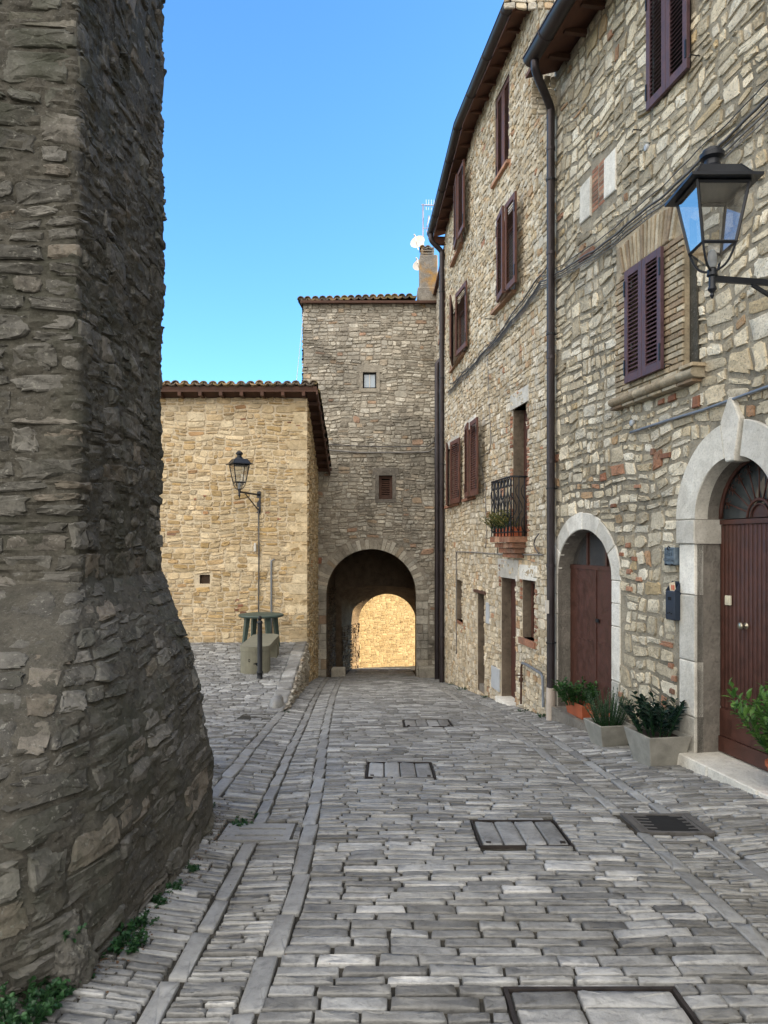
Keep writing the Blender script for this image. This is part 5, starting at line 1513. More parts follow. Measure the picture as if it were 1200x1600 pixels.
# dressed corner stones
mb = MB(); z = -.95; k = 0; rq = random.Random(4)
while z < zgt-.1:
    h_ = rq.uniform(.18, .32); h_ = min(h_, zgt-z); w_ = .30 if k % 2 else .46; w2 = .46 if k % 2 else .30
    block(mb, WG, [(.0, z+.006), (w_*rq.uniform(.8, 1.2), z+.006), (w_*rq.uniform(.8, 1.2), z+h_-.006), (.0, z+h_-.006)], -.1, .020, tint=(rq.uniform(.4, .9), rq.random(), .5)); z += h_; k += 1
mb.build('quoins', M['gold_stone'], gold)
slope = 1.37/4.45
Wsd = Wall((-1.84, 20.5), (-1.70, 16.4))
def gtop(s): return zgt-.02-(Wsd.L-s)*slope
masonry('side_wall', Wsd, [(0, -2.6), (Wsd.L, -2.6), (Wsd.L, gtop(Wsd.L)), (0, gtop(0))], [], [M['gold_stone'], M['gold_mortar'], M['black_and_shade']], gold, rng,
        dict(lmax=.36, hmax=.16, lmin=.09, hmin=.06, band=.4, warp=.05), dict(P=12, gap=.02, depth=.022, jit=.2, rough=.3))
# timber roof edge and tiles: the roof falls away from the street front
mb = MB()
y0r, y1r = 16.4-.34, 20.48; x0r, x1r = -10, -1.70+.24
zf_ = EYE+(850-608)*y0r/F
roofz = lambda y: zf_-(y-y0r)*slope
mb.prism([(x0r, y0r, roofz(y0r)), (x1r, y0r, roofz(y0r)), (x1r-.05, y1r, roofz(y1r)), (x0r, y1r, roofz(y1r))], [(x0r, y0r, roofz(y0r)+.06), (x1r, y0r, roofz(y0r)+.06), (x1r-.05, y1r, roofz(y1r)+.06), (x0r, y1r, roofz(y1r)+.06)])
rf = mb.build('roof', M['wood_dark'], gold)
mb = MB()
mb.box(((x0r+x1r)/2, y0r+.02, roofz(y0r)-.012), (x1r-x0r, .03, .085))
a = Vector((x1r, y0r, roofz(y0r)-.05)); b = Vector((x1r-.05, y1r, roofz(y1r)-.05)); d_ = (b-a); Ld = d_.length; d_.normalize(); sd_ = Vector((0, 0, 1)).cross(d_).normalized()
mb.box((a+b)/2, (Ld, .03, .14), frame(d_, sd_, d_.cross(sd_)))
mb.build('fascia', M['wood_dark'], rf)
mb = MB(); k = 0
while -1.75-k*.45 > -9.5:
    mb.box((-1.75-k*.45, 16.22, roofz(16.22)-.05), (.07, .34, .08)); k += 1
for k in range(9): mb.box((-1.6, 16.6+k*.45, roofz(16.6+k*.45)-.05), (.34, .07, .08))
mb.build_split('eave_beam', M['wood_dark'], rf)
mb = MB(); nS = Vector((0, slope, 1)).normalized(); uS = Vector((0, 1, -slope)).normalized()
# columns of tiles running down the slope, their heads forming the wavy front edge
tiles(mb, (x1r-.05, y0r-.06, roofz(y0r)+.05), (-1, 0, 0), uS, nS, 41, 13, r=.092, pitch=.2, L=.41, jit=.016)
mb.build('roof_tiles', M['tile'], rf, 'auto')
# retaining wall of the raised paving
ret = thing('retaining_wall', 'low stone retaining wall holding up the raised paving left of the street', 'wall', (-1.5, 13, -1.2))
ysr = np.linspace(10.6, 16.4, 30)
def retmap(s, z, n):
    y = 10.6+np.asarray(s); x = RET(y); top = PZ(x, y)+.03; bot = G(y)-.12
    zz = bot+(top-bot)*np.clip(np.asarray(z)/1.0, 0, 1)
    return np.stack([x+.0+np.asarray(n), y+0*x, zz], -1)
rng = np.random.default_rng(71)
Lr = 5.8
Vg = retmap(np.repeat(np.linspace(0, Lr, 24), 2), np.tile([0, 1.0], 24), 0); i = np.arange(23)*2
Qr = layout(rng, 0, Lr, 0, 1.0, lmax=.34, hmax=.2, lmin=.1, hmin=.08, band=.5, warp=.03); v_, q_, t_, T_ = stones(rng, Qr, P=14, gap=.02, depth=.05, jit=.25, rough=.35)
V = np.concatenate([retmap(np.clip(v_[:, 0], 0, Lr), v_[:, 1], v_[:, 2]), Vg]); nv = len(v_)
mesh_np('wall', V, [q_, t_, np.stack([nv+i, nv+i+2, nv+i+3, nv+i+1], -1)], [M['tower_stone'], M['tower_mortar']], [0, 0, 1], np.concatenate([T_, np.full((len(Vg), 3), .5)]), True, ret)
# cap stones
Qc = []; y = 10.45
while y < 16.3:
    h_ = rng.uniform(.3, .55); y2 = min(y+h_, 16.38); Qc.append([(float(RET(y))-.24, y), (float(RET(y))+.03, y), (float(RET(y2))+.03, y2), (float(RET(y2))-.24, y2)]); y = y2
v_, q_, t_, T_ = stones(rng, np.array(Qc), P=18, gap=.01, depth=.05, jit=.08, esq=(5, 9), rough=.1, flat=.75, dvar=.15)
mesh_np('cap_stones', np.stack([v_[:, 0], v_[:, 1], PZ(v_[:, 0], v_[:, 1])+v_[:, 2]], -1), [q_, t_], [M['sett']], [0, 0], T_, True, ret)
mb = MB(); mb.ct = (.2, .3, .5)
R_ = []
c0 = Vector((-1.56, 10.80, float(G(10.7))))
for k in range(7):
    f = k/6; z = -.1+f*.30; rr_ = .115*math.sqrt(max(1-(f*.93)**3, .02))
    R_.append([mb.vv(c0+Vector((rr_*1.0*math.cos(a)*(1+.12*math.sin(3*a+k)), rr_*1.9*math.sin(a)*(1+.1*math.cos(2*a+k)), z))) for a in np.linspace(0, 2*math.pi, 18, endpoint=False)])
for a, b in zip(R_, R_[1:]):
    for k in range(18): mb.face((a[k], a[(k+1) % 18], b[(k+1) % 18], b[k]))
mb.face(R_[-1]); mb.build('end_stone', M['strip'], ret, True)

# ------------------------------------------------------------------ great battered wall on the left
bt = thing('old_tower_wall', 'huge dark rough stone corner of an old tower with a bulging foot, filling the left edge', 'tower', (-1.7, 4.2, -.2))
def smooth_path(P, r, n=700):
    P = np.array(P, float); seg = np.hypot(*np.diff(P, axis=0).T); t = np.concatenate([[0], np.cumsum(seg)]); t /= t[-1]
    return P, t
TT = np.array([0, .42, .70, 1.0])
UP = np.array([(-5.2, 4.05), (-1.75, 4.22), (-1.755, 5.85), (-5.2, 6.1)])
LO = np.array([(-5.0, 2.2), (-1.17, 2.6), (-1.15, 5.5), (-5.2, 6.5)])
def pth(P, t, r):
    acc = 0; K = 9
    for k in range(K):
        o_ = (k/(K-1)-.5)*2*r; acc = acc+np.stack([np.interp(t+o_, TT, P[:, 0]), np.interp(t+o_, TT, P[:, 1])], -1)
    return acc/K
def gb_(x, y): return float(0)
ZS = EYE-.22
def btmap(t, z, n):
    """t in 0..1 along the plan, z world height, n outward offset"""
    t = np.asarray(t, float); z = np.asarray(z, float); n = np.asarray(n, float)
    f = np.clip((ZS-z)/2.0, 0, 1); w = 1-(1-f)**3.4
    def pos(t): return pth(UP, t, .004)*(1-w)[..., None]+(pth(LO, t, .055)+np.stack([.07*np.sin(t*24)+0*t, .0*t], -1)*0)*w[..., None]
    e = 1e-3; p = pos(t); dd = pos(np.minimum(t+e, 1))-pos(np.maximum(t-e, 0)); L_ = np.hypot(dd[..., 0], dd[..., 1])+1e-9
    nx = dd[..., 1]/L_; ny = -dd[..., 0]/L_
    big = .022*fbm(t*9, z*1.3, 3.3, 3)*1.0+.04*f*fbm(t*14, z*2.2, 8.1, 3)
    n = n+big
    return np.stack([p[..., 0]+nx*n, p[..., 1]+ny*n, z], -1)
rng = np.random.default_rng(81)
ZT = 8.5
# dense displaced mortar/rock sheet
tg = np.concatenate([np.linspace(0, .2, 30), np.linspace(.2, .78, 420)[1:], np.linspace(.78, 1, 20)[1:]]); zg_ = np.concatenate([np.arange(-.85, 5.0, .016), np.arange(5.0, ZT+.01, .15)])
Tg, Zg = np.meshgrid(tg, zg_)
LEN = 5.9
rockn = -.003+.012*fbm(Tg*LEN*4, Zg*4.5, 1.7, 5)+.022*np.abs(fbm(Tg*LEN*7, Zg*19, 6.7, 5))
Vb = btmap(Tg, Zg, rockn); nx = len(tg); ny = len(zg_)
i = (np.arange(ny-1)[:, None]*nx+np.arange(nx-1)[None]).ravel(); q0 = np.stack([i, i+1, i+1+nx, i+nx], -1)
Vb = Vb.reshape(-1, 3)
# stones
Qb = layout(rng, .2*LEN, .80*LEN, -.75, ZT, lmax=.40, hmax=.20, lmin=.10, hmin=.07, band=.48, warp=.05)
v_, q_, t_, T_ = stones(rng, Qb, P=26, gap=.014, depth=.011, jit=.22, esq=(2.8, 8), rough=.45, tiltk=.6, dvar=.7, prof=((1.0, -.35, 0), (.97, .5, .4), (.9, .9, 1), (.78, 1, .8), (.62, 1, .55), (.44, 1, .35), (.22, 1, .15)))
# several inner rings would be too few for rough faces: add noise
nz = v_[:, 2]+np.where(v_[:, 2] > 0, .020*fbm(v_[:, 0]*7, v_[:, 1]*15, 2.7, 5), 0)
Vs = btmap(v_[:, 0]/LEN, v_[:, 1], nz)
nv = len(Vs)
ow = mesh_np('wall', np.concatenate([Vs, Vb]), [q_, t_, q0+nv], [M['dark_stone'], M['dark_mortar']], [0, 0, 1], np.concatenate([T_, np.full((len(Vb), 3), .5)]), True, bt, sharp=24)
mb = MB(); mb.poly([(-5.2, 4.05, ZT), (-1.75, 4.2, ZT), (-1.755, 5.85, ZT), (-5.2, 6.1, ZT)]); mb.poly([(-5.2, 2.3, -1), (-5.2, 6.3, -1), (-5.2, 6.1, ZT), (-5.2, 4.05, ZT)]); mb.build('top', M['dark_mortar'], bt)
# outcrop rocks at its foot
def rock(name, label, c, sz, seed, sub=4, mat='dark_stone', parent=None):
    import bmesh
    bm = bmesh.new(); bmesh.ops.create_icosphere(bm, subdivisions=sub, radius=1)
    co = np.array([v.co[:] for v in bm.verts]); d_ = 1+.30*fbm(co[:, 0]*1.6+seed, co[:, 1]*1.6, co[:, 2]*1.6, 4)+.07*np.abs(fbm(co[:, 0]*6+seed, co[:, 1]*6, co[:, 2]*6, 3))
    co = co*d_[:, None]*np.array(sz)
    f = np.array([[v.index for v in p.verts] for p in bm.faces]); bm.free()
    co = co+np.array(c)
    return mesh_np(name, co, [f], [M[mat]], None, np.full((len(co), 3), .55)*np.array([1, .8, 1]), True, parent, loc=(0, 0, 0), sharp=20)
zz_ = lambda x, y: float(street_z(x, y))
rock('foot_rock', None, (-1.25, 2.95, zz_(-1.2, 2.9)+.08), (.09, .11, .12), 3.1, 5, parent=bt)

# ------------------------------------------------------------------ lanterns
def lantern(loc, rot, label, arm_len, arm_dir, wall_plate=True, s=1.0):
    """loc = centre of the eave plate"""
    t = bpy.data.objects.new('street_lamp', None); COL.objects.link(t); t.empty_display_size = .2
    ORG[t] = (0, 0, 0); tag(t, label, 'street lamp', 'wall lanterns on brackets')
    R = Matrix.Rotation(rot, 3, 'Z')
    def sq(h, z): return [R @ Vector((a*h, b*h, z)) for a, b in ((-1, -1), (1, -1), (1, 1), (-1, 1))]
    he, hg0, hg1, zb_ = .225, .165, .105, -.37
    mb = MB()
    A = sq(he, .0); B = sq(he, .018); mb.prism(A, B)
    C = sq(.19, .019); D = sq(.125, .115); mb.prism(C, D)
    for k in range(4):     # edges of the hood
        mb.tube([C[k], D[k]], .006, 5)
    mb.lathe((0, 0, .114), [(.10, 0), (.085, .02), (.052, .05), (.048, .085), (.075, .10), (.078, .125), (.062, .135), (.06, .15), (.03, .17), (.005, .178)], 20)
    mb.build('hood', M['lamp_paint'], t, 'auto')
    mb = MB(); T_ = sq(hg0, 0); Bt = sq(hg1, zb_)
    for k in range(4):
        mb.tube([T_[k], Bt[k]], .011, 4); mb.tube([Bt[k], Bt[(k+1) % 4]], .012, 4); mb.tube([sq(hg0, -.012)[k], sq(hg0, -.012)[(k+1) % 4]], .012, 4)
    mb.build('frame', M['lamp_paint'], t)
    for k in range(4):
        a, b = T_[k], T_[(k+1) % 4]; c, d_ = Bt[(k+1) % 4], Bt[k]
        m2 = MB(); m2.poly([a, b, c, d_]); m2.build('glass_pane', M['lamp_glass'], t)
    # bottom glass cone, arms, stem, finial
    m2 = MB(); lo_ = sq(.045, zb_-.10)
    for k in range(4): m2.poly([Bt[k], Bt[(k+1) % 4], lo_[(k+1) % 4], lo_[k]])
    m2.build('glass_bowl', M['lamp_glass'], t)
    m2 = MB(); m2.lathe((0, 0, zb_-.13), [(.028, 0), (.03, .07), (.022, .11), (.004, .12)], 12); m2.build('bulb_holder', M['grey_plastic'], t, True)
    mb = MB()
    for k in range(4):
        p = Bt[k]; pts = []
        for q in range(9):
            f = q/8; rr_ = 1-f; pts.append(Vector((p.x*(rr_**.6)+0, p.y*(rr_**.6), zb_-.005-.15*f-.03*math.sin(math.pi*f))))
        mb.tube(pts, .008, 6)
    mb.lathe((0, 0, zb_-.33), [(.004, 0), (.014, .02), (.010, .035), (.03, .06), (.022, .085), (.022, .14), (.035, .15), (.03, .17), (.03, .19), (.012, .20)], 12)
    mb.build('stem', M['lamp_paint'], t, 'auto')
    az = zb_-.20; ad = Vector(arm_dir).normalized()
    mb = MB(); up = Vector((0, 0, 1)); sd = up.cross(ad)
    Fm = frame(ad, sd, up); mb.box(ad*(arm_len/2)+up*az, (arm_len, .02, .04), Fm)
    a = ad*(arm_len*.30)+up*(az-.02); b = ad*(arm_len-.01)+up*(az-.36*arm_len); d_ = (b-a); L_ = d_.length; d_.normalize()
    mb.box((a+b)/2, (L_, .018, .022), frame(d_, sd, d_.cross(sd)))
    mb.box(ad*(arm_len+.012)+up*(az-.18), (.018, .09, .52), Fm)
    mb.build('bracket', M['lamp_paint'], t)
    t.location = loc; t.scale = (s, s, s)
    return t
# near lamp: perpendicular to the near facade
ly = 4.82; lx = 2.14
nw = Vector((WN.n[0], WN.n[1], 0)); dist = (nearX(ly)-lx)/math.sqrt(1+.19**2)
lantern((lx, ly, EYE+2.30), 0.0, 'large black lantern on a bracket at the near right house, sky mirrored in its glass', dist-.02, (-nw.x, -nw.y, 0))
# far lamp on the golden house
pl = px(405, 780, 16.4); tgt = Vector((pl[0], 16.4, 0)); lp = Vector(((374-600)/F*15.45, 15.45, 0)); av = tgt-lp
lantern((lp.x, lp.y, EYE+(850-726)/F*15.45), math.radians(28), 'black lantern with clear panes on the golden house wall above the bench', av.length-.03, av, s=1.0)
# its cable, white tag and a short pipe
def wtube(name, label, W, pts, n, r, mat, cat='cable', seg=1, group=None, smooth=True):
    P = [W.P(u, v, n) for u, v in pts]
    mb = MB(); b = P[0]; mb.tube(P, r, 6); return tag(mb.build(name, M[mat], None, True, loc=(b.x, b.y, b.z)), label, cat, group)
wtube('cable', 'black cable running straight down the golden wall from the lantern bracket', WG, [(404, 797), (404.5, 860), (404, 958), (405, 1000)], .05, .016, 'cable')
wtube('pipe', 'short grey metal pipe on the golden wall right of the lantern cable', WG, [(429, 874), (424, 876), (424, 900), (424, 960), (424, 990)], .05, .022, 'pipe_grey', 'pipe')
mb = MB(); p = WG.P(398.5, 855, .04); mb.bbox(p, (.05, .05, .19), None, .008); tag(mb.build('wall_box', M['white_plastic'], None, loc=tuple(p)), 'slim white junction box on the golden wall beside the lantern cable', 'junction box')

# ------------------------------------------------------------------ bench, table, bollard
zb0 = lambda x, y: float(piazza_z(x, y))
bench = thing('bench', 'grey concrete bench with rounded end in front of the green table', 'bench', (-2.4, 13.9, zb0(-2.4, 13.9)))
z0_ = zb0(-2.5, 13.3); by0, by1 = 13.15, 14.95
xl = (376-600)/F*13.3; xr = (422-600)/F*13.3; xc = (xl+xr)/2; hw_ = (xr-xl)/2
ang = math.atan2(.55, 1.8)
def rb(x, y):   # bench local to world: slightly turned
    a = .03; X = x*math.cos(a)-y*math.sin(a); Y = x*math.sin(a)+y*math.cos(a); return xc+X, by0+hw_*.4+Y
def stadium(hw, y0, y1, n=14, front=True):
    P = [(hw*math.cos(a), y0+hw*.75*math.sin(a)) for a in np.linspace(math.pi, 2*math.pi, n)]
    P += [(hw, y1-.2), (hw-.15, y1), (-hw+.15, y1), (-hw, y1-.2)]
    return P
mb = MB(); ps = stadium(hw_, 0, 1.75)
mb.prism([(*rb(*p), z0_+.40) for p in ps], [(*rb(*p), z0_+.49) for p in ps])
top = mb.build('seat', M['bench_concrete'], bench)
for (ya, yb_) in ((0, .35), (1.25, 1.62)):
    mb = MB(); ps = stadium(hw_*.97, ya, yb_) if ya == 0 else [(-hw_*.95, ya), (hw_*.95, ya), (hw_*.95, yb_), (-hw_*.95, yb_)]
    mb.prism([(*rb(*p), z0_-.03) for p in ps], [(*rb(*p), z0_+.397) for p in ps]); lg = mb.build('leg', M['bench_concrete'], bench)
    if ya == 0:
        m2 = MB()
        def fp(a, z, r=1.012): return (*rb(hw_*.97*r*math.cos(a), hw_*.97*.75*r*math.sin(a)), z0_+z)
        m2.poly([fp(4.75, .20), fp(5.15, .22), fp(5.25, .22), fp(5.25, .08), fp(5.0, .14)]); m2.poly([fp(4.72, .19), fp(4.75, .20), fp(4.80, .165), fp(4.75, .17)])
        q = [fp(4.42+.07*math.cos(a), .245+.03*math.sin(a)) for a in np.linspace(0, 6.28, 12, endpoint=False)]; q2 = [fp(4.42+.035*math.cos(a), .245+.015*math.sin(a), 1.016) for a in np.linspace(0, 6.28, 12, endpoint=False)]
        m2.poly(q); m2.build('painted_mark', M['black_and_shade'], lg)
        m3 = MB(); m3.poly(q2); m3.build('painted_dot', M['bench_concrete'], lg)
table = thing('table', 'round dark green plastic garden table behind the concrete bench by the golden wall', 'table', ((408-600)/F*15.5, 15.5, zb0(-2.6, 15.5)))
tx_, ty_, tz_ = (408-600)/F*15.5, 15.5, zb0(-2.6, 15.5)
mb = MB(); mb.lathe((tx_, ty_, tz_+.68), [(.42, 0), (.46, .01), (.475, .035), (.465, .055), (.44, .06), (.02, .062)], 36); mb.build('table_top', M['table_green'], table, 'auto')
for a in (.6, 2.2, 3.75, 5.3):
    mb = MB(); x, y = math.cos(a), math.sin(a)
    Rz = Matrix.Rotation(a, 3, 'Z')
    A = [Vector((tx_+x*.40, ty_+y*.40, tz_-.01))+Rz @ Vector((p, q, 0)) for p, q in ((-.03, -.035), (.03, -.035), (.03, .035), (-.03, .035))]
    B = [Vector((tx_+x*.31, ty_+y*.31, tz_+.70))+Rz @ Vector((p, q, 0)) for p, q in ((-.045, -.055), (.045, -.055), (.045, .055), (-.045, .055))]
    mb.prism(A, B); mb.build('leg', M['table_green'], table)
xb_ = (406-600)/F*12.75; zbl = zb0(xb_, 12.75)
mb = MB(); mb.lathe((xb_, 12.75, zbl-.02), [(.062, 0), (.062, .04), (.048, .06), (.048, .12), (.055, .13), (.055, .15), (.042, .17), (.042, .98), (.050, .99), (.050, 1.01), (.038, 1.03), (.020, 1.04), (.033, 1.06), (.036, 1.08), (.025, 1.11), (.005, 1.12)], 18)
tag(mb.build('bollard', M['black_iron'], None, 'auto', loc=(xb_, 12.75, zbl)), 'slim black iron bollard with round knob standing before the concrete bench', 'bollard')

# ------------------------------------------------------------------ cables and pipes on the right facades
def multi(name, label, pts, r, mat, cat='cable', group=None, wave=0.0):
    """pts: (wall, u, v, offset)"""
    P = [W.P(u, v, n) for (W, u, v, n) in pts]
    out = []
    for a, b in zip(P, P[1:]):
        k = max(2, int((b-a).length/.12))
        for i in range(k):
            f = i/k; p = a.lerp(b, f); s_ = wave*math.sin(f*math.pi); out.append(Vector((p.x, p.y, p.z-s_*(b-a).length*.05)))
    out.append(P[-1])
    if wave: out = [p+Vector((0, 0, .006*math.sin(i*1.7)+.004*math.sin(i*.61))) for i, p in enumerate(out)]
    mb = MB(); mb.tube(out, r, 6); b = P[0]
    return tag(mb.build(name, M[mat], None, True, loc=(b.x, b.y, b.z)), label, cat, group)
grp = 'bundled cables crossing the right facades'
cl = ['thickest dark cable in the middle of the bundle across the right house fronts', 'thin pale cable just below the thickest one of the bundle', 'topmost thin dark cable of the bundle across the right house fronts', 'thin dark cable touching the underside of the thickest bundled one', 'lowest pale cable of the bundle across the right house fronts']
for k, (dv, r, mt, n) in enumerate(((0, .012, 'cable', .05), (16, .009, 'cable_pale', .04), (-20, .006, 'cable', .035), (8, .006, 'cable', .06), (24, .006, 'cable_pale', .045))):
    multi('cable', cl[k], [(WN, 1330, 40+dv*1.6, n), (WN, 1200, 150+dv*1.3, n), (WN, 1090, 255+dv, n), (WN, 1000, 333+dv*.7, n), (WN, 905, 405+dv*.5, n), (WN, 872, 425+dv*.4, n), (f1, 845, 440+dv*.4, n+.02), (f1, 800, 500+dv*.3, n), (f1, 752, 553+dv*.3, n), (f2, 718, 590+dv*.3, n), (f2, 700, 612+dv*.25, n)], r, mt, group=grp, wave=.5)
multi('cable', 'thin upper cable rising alone from the black downpipe below the high window', [(f1, 862, 408, .05), (f1, 835, 440, .03), (f1, 800, 490, .03), (f1, 760, 545, .03), (f2, 725, 580, .03), (f2, 703, 600, .03)], .009, 'cable', wave=.5)
multi('conduit', 'straight grey conduit running up over the big arched door', [(WN, 985, 676, .035), (WN, 1040, 658, .035), (WN, 1100, 640, .035), (WN, 1200, 604, .035), (WN, 1330, 556, .035)], .014, 'pipe_grey', 'conduit')
multi('conduit', 'thin level conduit under the balcony of the far house', [(f2, 713, 1022, .03), (f2, 713, 940, .03), (f2, 713, 862, .03), (f2, 742, 863, .03), (f1, 780, 866, .03), (f1, 848, 867, .03)], .012, 'cable_pale', 'conduit')
multi('cable', 'thin wavy cable hanging down the far house between shutter and balcony door', [(f1, 762, 556, .025), (f1, 764, 620, .025), (f1, 767, 690, .025), (f1, 764, 706, .025), (f1, 751, 715, .025), (f1, 753, 735, .025), (f1, 758, 760, .025), (f1, 760, 830, .025), (f1, 759, 857, .025)], .008, 'cable_pale')
multi('cable', 'black loop of cable on the wall between the balcony and the black downpipe', [(f1, 842, 834, .04), (f1, 836, 842, .05), (f1, 834, 850, .05), (f1, 837, 858, .05), (f1, 842, 865, .04)], .010, 'cable')
multi('cable', 'short upright wire joining the level conduit left of the balcony', [(f1, 778, 832, .03), (f1, 777, 866, .03)], .008, 'cable')
# cables over the tower, swinging to the far downpipe
for k, (lab, z0v, z1v, r, mt) in enumerate((('upper thin cable across the tower front above its shuttered window', 697, 690, .016, 'cable'), ('lower thicker pale cable across the tower front above its shuttered window', 706, 702, .022, 'cable_pale'))):
    P = [Vector(px(501, z0v-4, 20.40)), Vector(px(560, z0v+(1 if k else 0), 20.42)), Vector(px(620, z0v+1, 20.42)), Vector(px(670, z0v, 20.36)), Vector(px(682, z1v-4, 19.9)), Vector(px(693, 672+k*8, 18.3))]
    out = []
    for a, b in zip(P, P[1:]):
        for i in range(6): out.append(a.lerp(b, i/6))
    mb = MB(); mb.tube(out+[P[-1]], r, 6); tag(mb.build('cable', M[mt], None, True, loc=tuple(P[0])), lab, 'cable')
# gas pipe bend at the ground floor
t = thing('gas_pipe', 'grey and rusty gas pipe bending up the wall by the black downpipe foot', 'pipe', tuple(f1.P(815, 1105, .05)))
mb = MB(); mb.tube([f1.P(816, 1036, .06), f1.P(822, 1038, .06), f1.P(845, 1052, .06), f1.P(848, 1058, .06), f1.P(849, 1105, .06)], .020, 8); mb.build('grey_pipe', M['pipe_grey'], t, 'auto')
mb = MB(); mb.tube([f1.P(816, 1036, .06), f1.P(814.5, 1042, .06), f1.P(814, 1100, .06)], .016, 8); mb.lathe(f1.P(814, 1062, .06), [(.028, -.03), (.034, 0), (.028, .03)], 10); mb.box(f1.P(812, 1055, .08), (.10, .02, .02)); mb.build('valve_pipe', M['rust'], t, 'auto')
# small boxes on the far house
def wbox(name, label, cat, W, u, v, w_, h_, dep, mat, n=0.0):
    p = W.P(u, v, n+dep/2); mb = MB(); mb.bbox(p, (w_, dep, h_), W.fr(), .006); return tag(mb.build(name, M[mat], None, loc=tuple(p)), label, cat)
a = f1.s_at(780)-f1.s_at(768)
wbox('meter_hatch', 'pale grey meter hatch low in the wall left of the brown door', 'meter hatch', f1, 774.5, 1060, abs(a), .37, .03, 'grey_plastic')
wbox('wall_plate', 'tall narrow grey intercom plate beside the wooden-lintel recess', 'plate', f1, 762.5, 958, .20, .36, .03, 'grey_plastic')
wbox('wall_sign', 'tiny white plate at the top corner of the brown ground floor door', 'plate', f1, 808.5, 904, .06, .09, .05, 'white_plastic')
# plaque and mailbox on the near house
s_, z_ = WN.hit(1055, 869)
pq = thing('name_plaque', 'blue grey metal name plaque with raised lettering above the mailbox', 'plaque', tuple(WN.p(s_, z_, 0)))
mb = MB(); mb.bbox(WN.p(s_, z_, .03), (.165, .06, .165), WN.fr(), .006); fz_ = .062
for (a, b, c, d_) in ((-.075, .075, .066, .074), (-.075, .075, -.074, -.066), (-.075, -.067, -.066, .066), (.067, .075, -.066, .066)): bx(mb, WN, s_+a, s_+b, z_+c, z_+d_, .058, .066)
bd = mb.build('plate', M['plaque'], pq)
mb = MB()
for q in (-.05, .05): bx(mb, WN, s_+q-.008, s_+q+.008, z_-.088, z_-.07, .03, .075)
mb.tube([WN.p(s_, z_+.075, .05), WN.p(s_, z_+.095, .07), WN.p(s_+.0, z_+.07, .085), WN.p(s_, z_+.055, .07)], .006, 5); mb.build_split('clip', M['black_iron'], pq)
def text_mesh(body, size, W, s, z, n, mat, parent, name='lettering', depth=.003):
    cu = bpy.data.curves.new('t', 'FONT'); cu.body = body; cu.size = size; cu.align_x = 'CENTER'; cu.align_y = 'CENTER'; cu.extrude = depth
    ob = bpy.data.objects.new('t', cu); COL.objects.link(ob); bpy.context.view_layer.update()
    me = bpy.data.meshes.new_from_object(ob.evaluated_get(bpy.context.evaluated_depsgraph_get()))
    # text runs towards -s (left to right as seen from the street)
    X = -Vector((W.d[0], W.d[1], 0)); Yv = Vector((0, 0, 1)); Zv = Vector((W.n[0], W.n[1], 0)); o = W.p(s, z, n); og = Vector(org_of(parent))
    for v in me.vertices: v.co = o+X*v.co.x+Yv*v.co.y+Zv*v.co.z-og
    bpy.data.objects.remove(ob); bpy.data.curves.remove(cu)
    me.materials.clear(); me.materials.append(mat)
    o2 = bpy.data.objects.new(name, me); COL.objects.link(o2); o2.parent = parent; ORG[o2] = tuple(og); return o2
text_mesh('FAM', .062, WN, s_+.018, z_+.025, .064, M['plaque'], pq); text_mesh('CANCANI', .040, WN, s_, z_-.035, .064, M['plaque'], pq)
s_, z_ = WN.hit(1060, 940)
mbx = thing('mailbox', 'small dark blue metal mailbox with its lid open on papers, left of the big door', 'mailbox', tuple(WN.p(s_, z_-.17, 0)))
mb = MB(); mb.bbox(WN.p(s_, z_-.035, .045), (.15, .09, .27), WN.fr(), .008); bdy = mb.build('body', M['mailbox'], mbx)
mb = MB(); A = [WN.p(s_-.075, z_+.10, 0), WN.p(s_+.075, z_+.10, 0), WN.p(s_+.075, z_+.19, 0), WN.p(s_-.075, z_+.19, 0)]; B = [WN.p(s_-.075, z_+.10, .012), WN.p(s_+.075, z_+.10, .012), WN.p(s_+.075, z_+.19, .012), WN.p(s_-.075, z_+.19, .012)]
mb.prism(A, B)
for q in (-.075, .069): mb.prism([WN.p(s_+q, z_+.10, .0), WN.p(s_+q, z_+.10, .09), WN.p(s_+q, z_+.19, .02), WN.p(s_+q, z_+.19, .0)], [WN.p(s_+q+.006, z_+.10, .0), WN.p(s_+q+.006, z_+.10, .09), WN.p(s_+q+.006, z_+.19, .02), WN.p(s_+q+.006, z_+.19, .0)])
mb.build('lid', M['mailbox'], mbx)
mb = MB(); bx(mb, WN, s_-.025, s_+.025, z_+.015, z_+.045, .09, .094)
for q in (-.03, 0, .03): bx(mb, WN, s_+q-.01, s_+q+.01, z_-.105-abs(q)*.3, z_-.095-abs(q)*.3, .09, .093)
mb.build('slot', M['black_and_shade'], mbx)
mb = MB(); mb.box(WN.p(s_+.015, z_+.125, .05), (.09, .004, .11), WN.fr() @ Matrix.Rotation(.25, 3, 'Y')); pa = mb.build('letters', M['paper'], mbx)
mb = MB()
for q in (-.02, .01): bx(mb, WN, s_+q-.0, s_+q+.018, z_+.11, z_+.155, .0545, .056)
mb.build('print', M['paper_red'], pa)

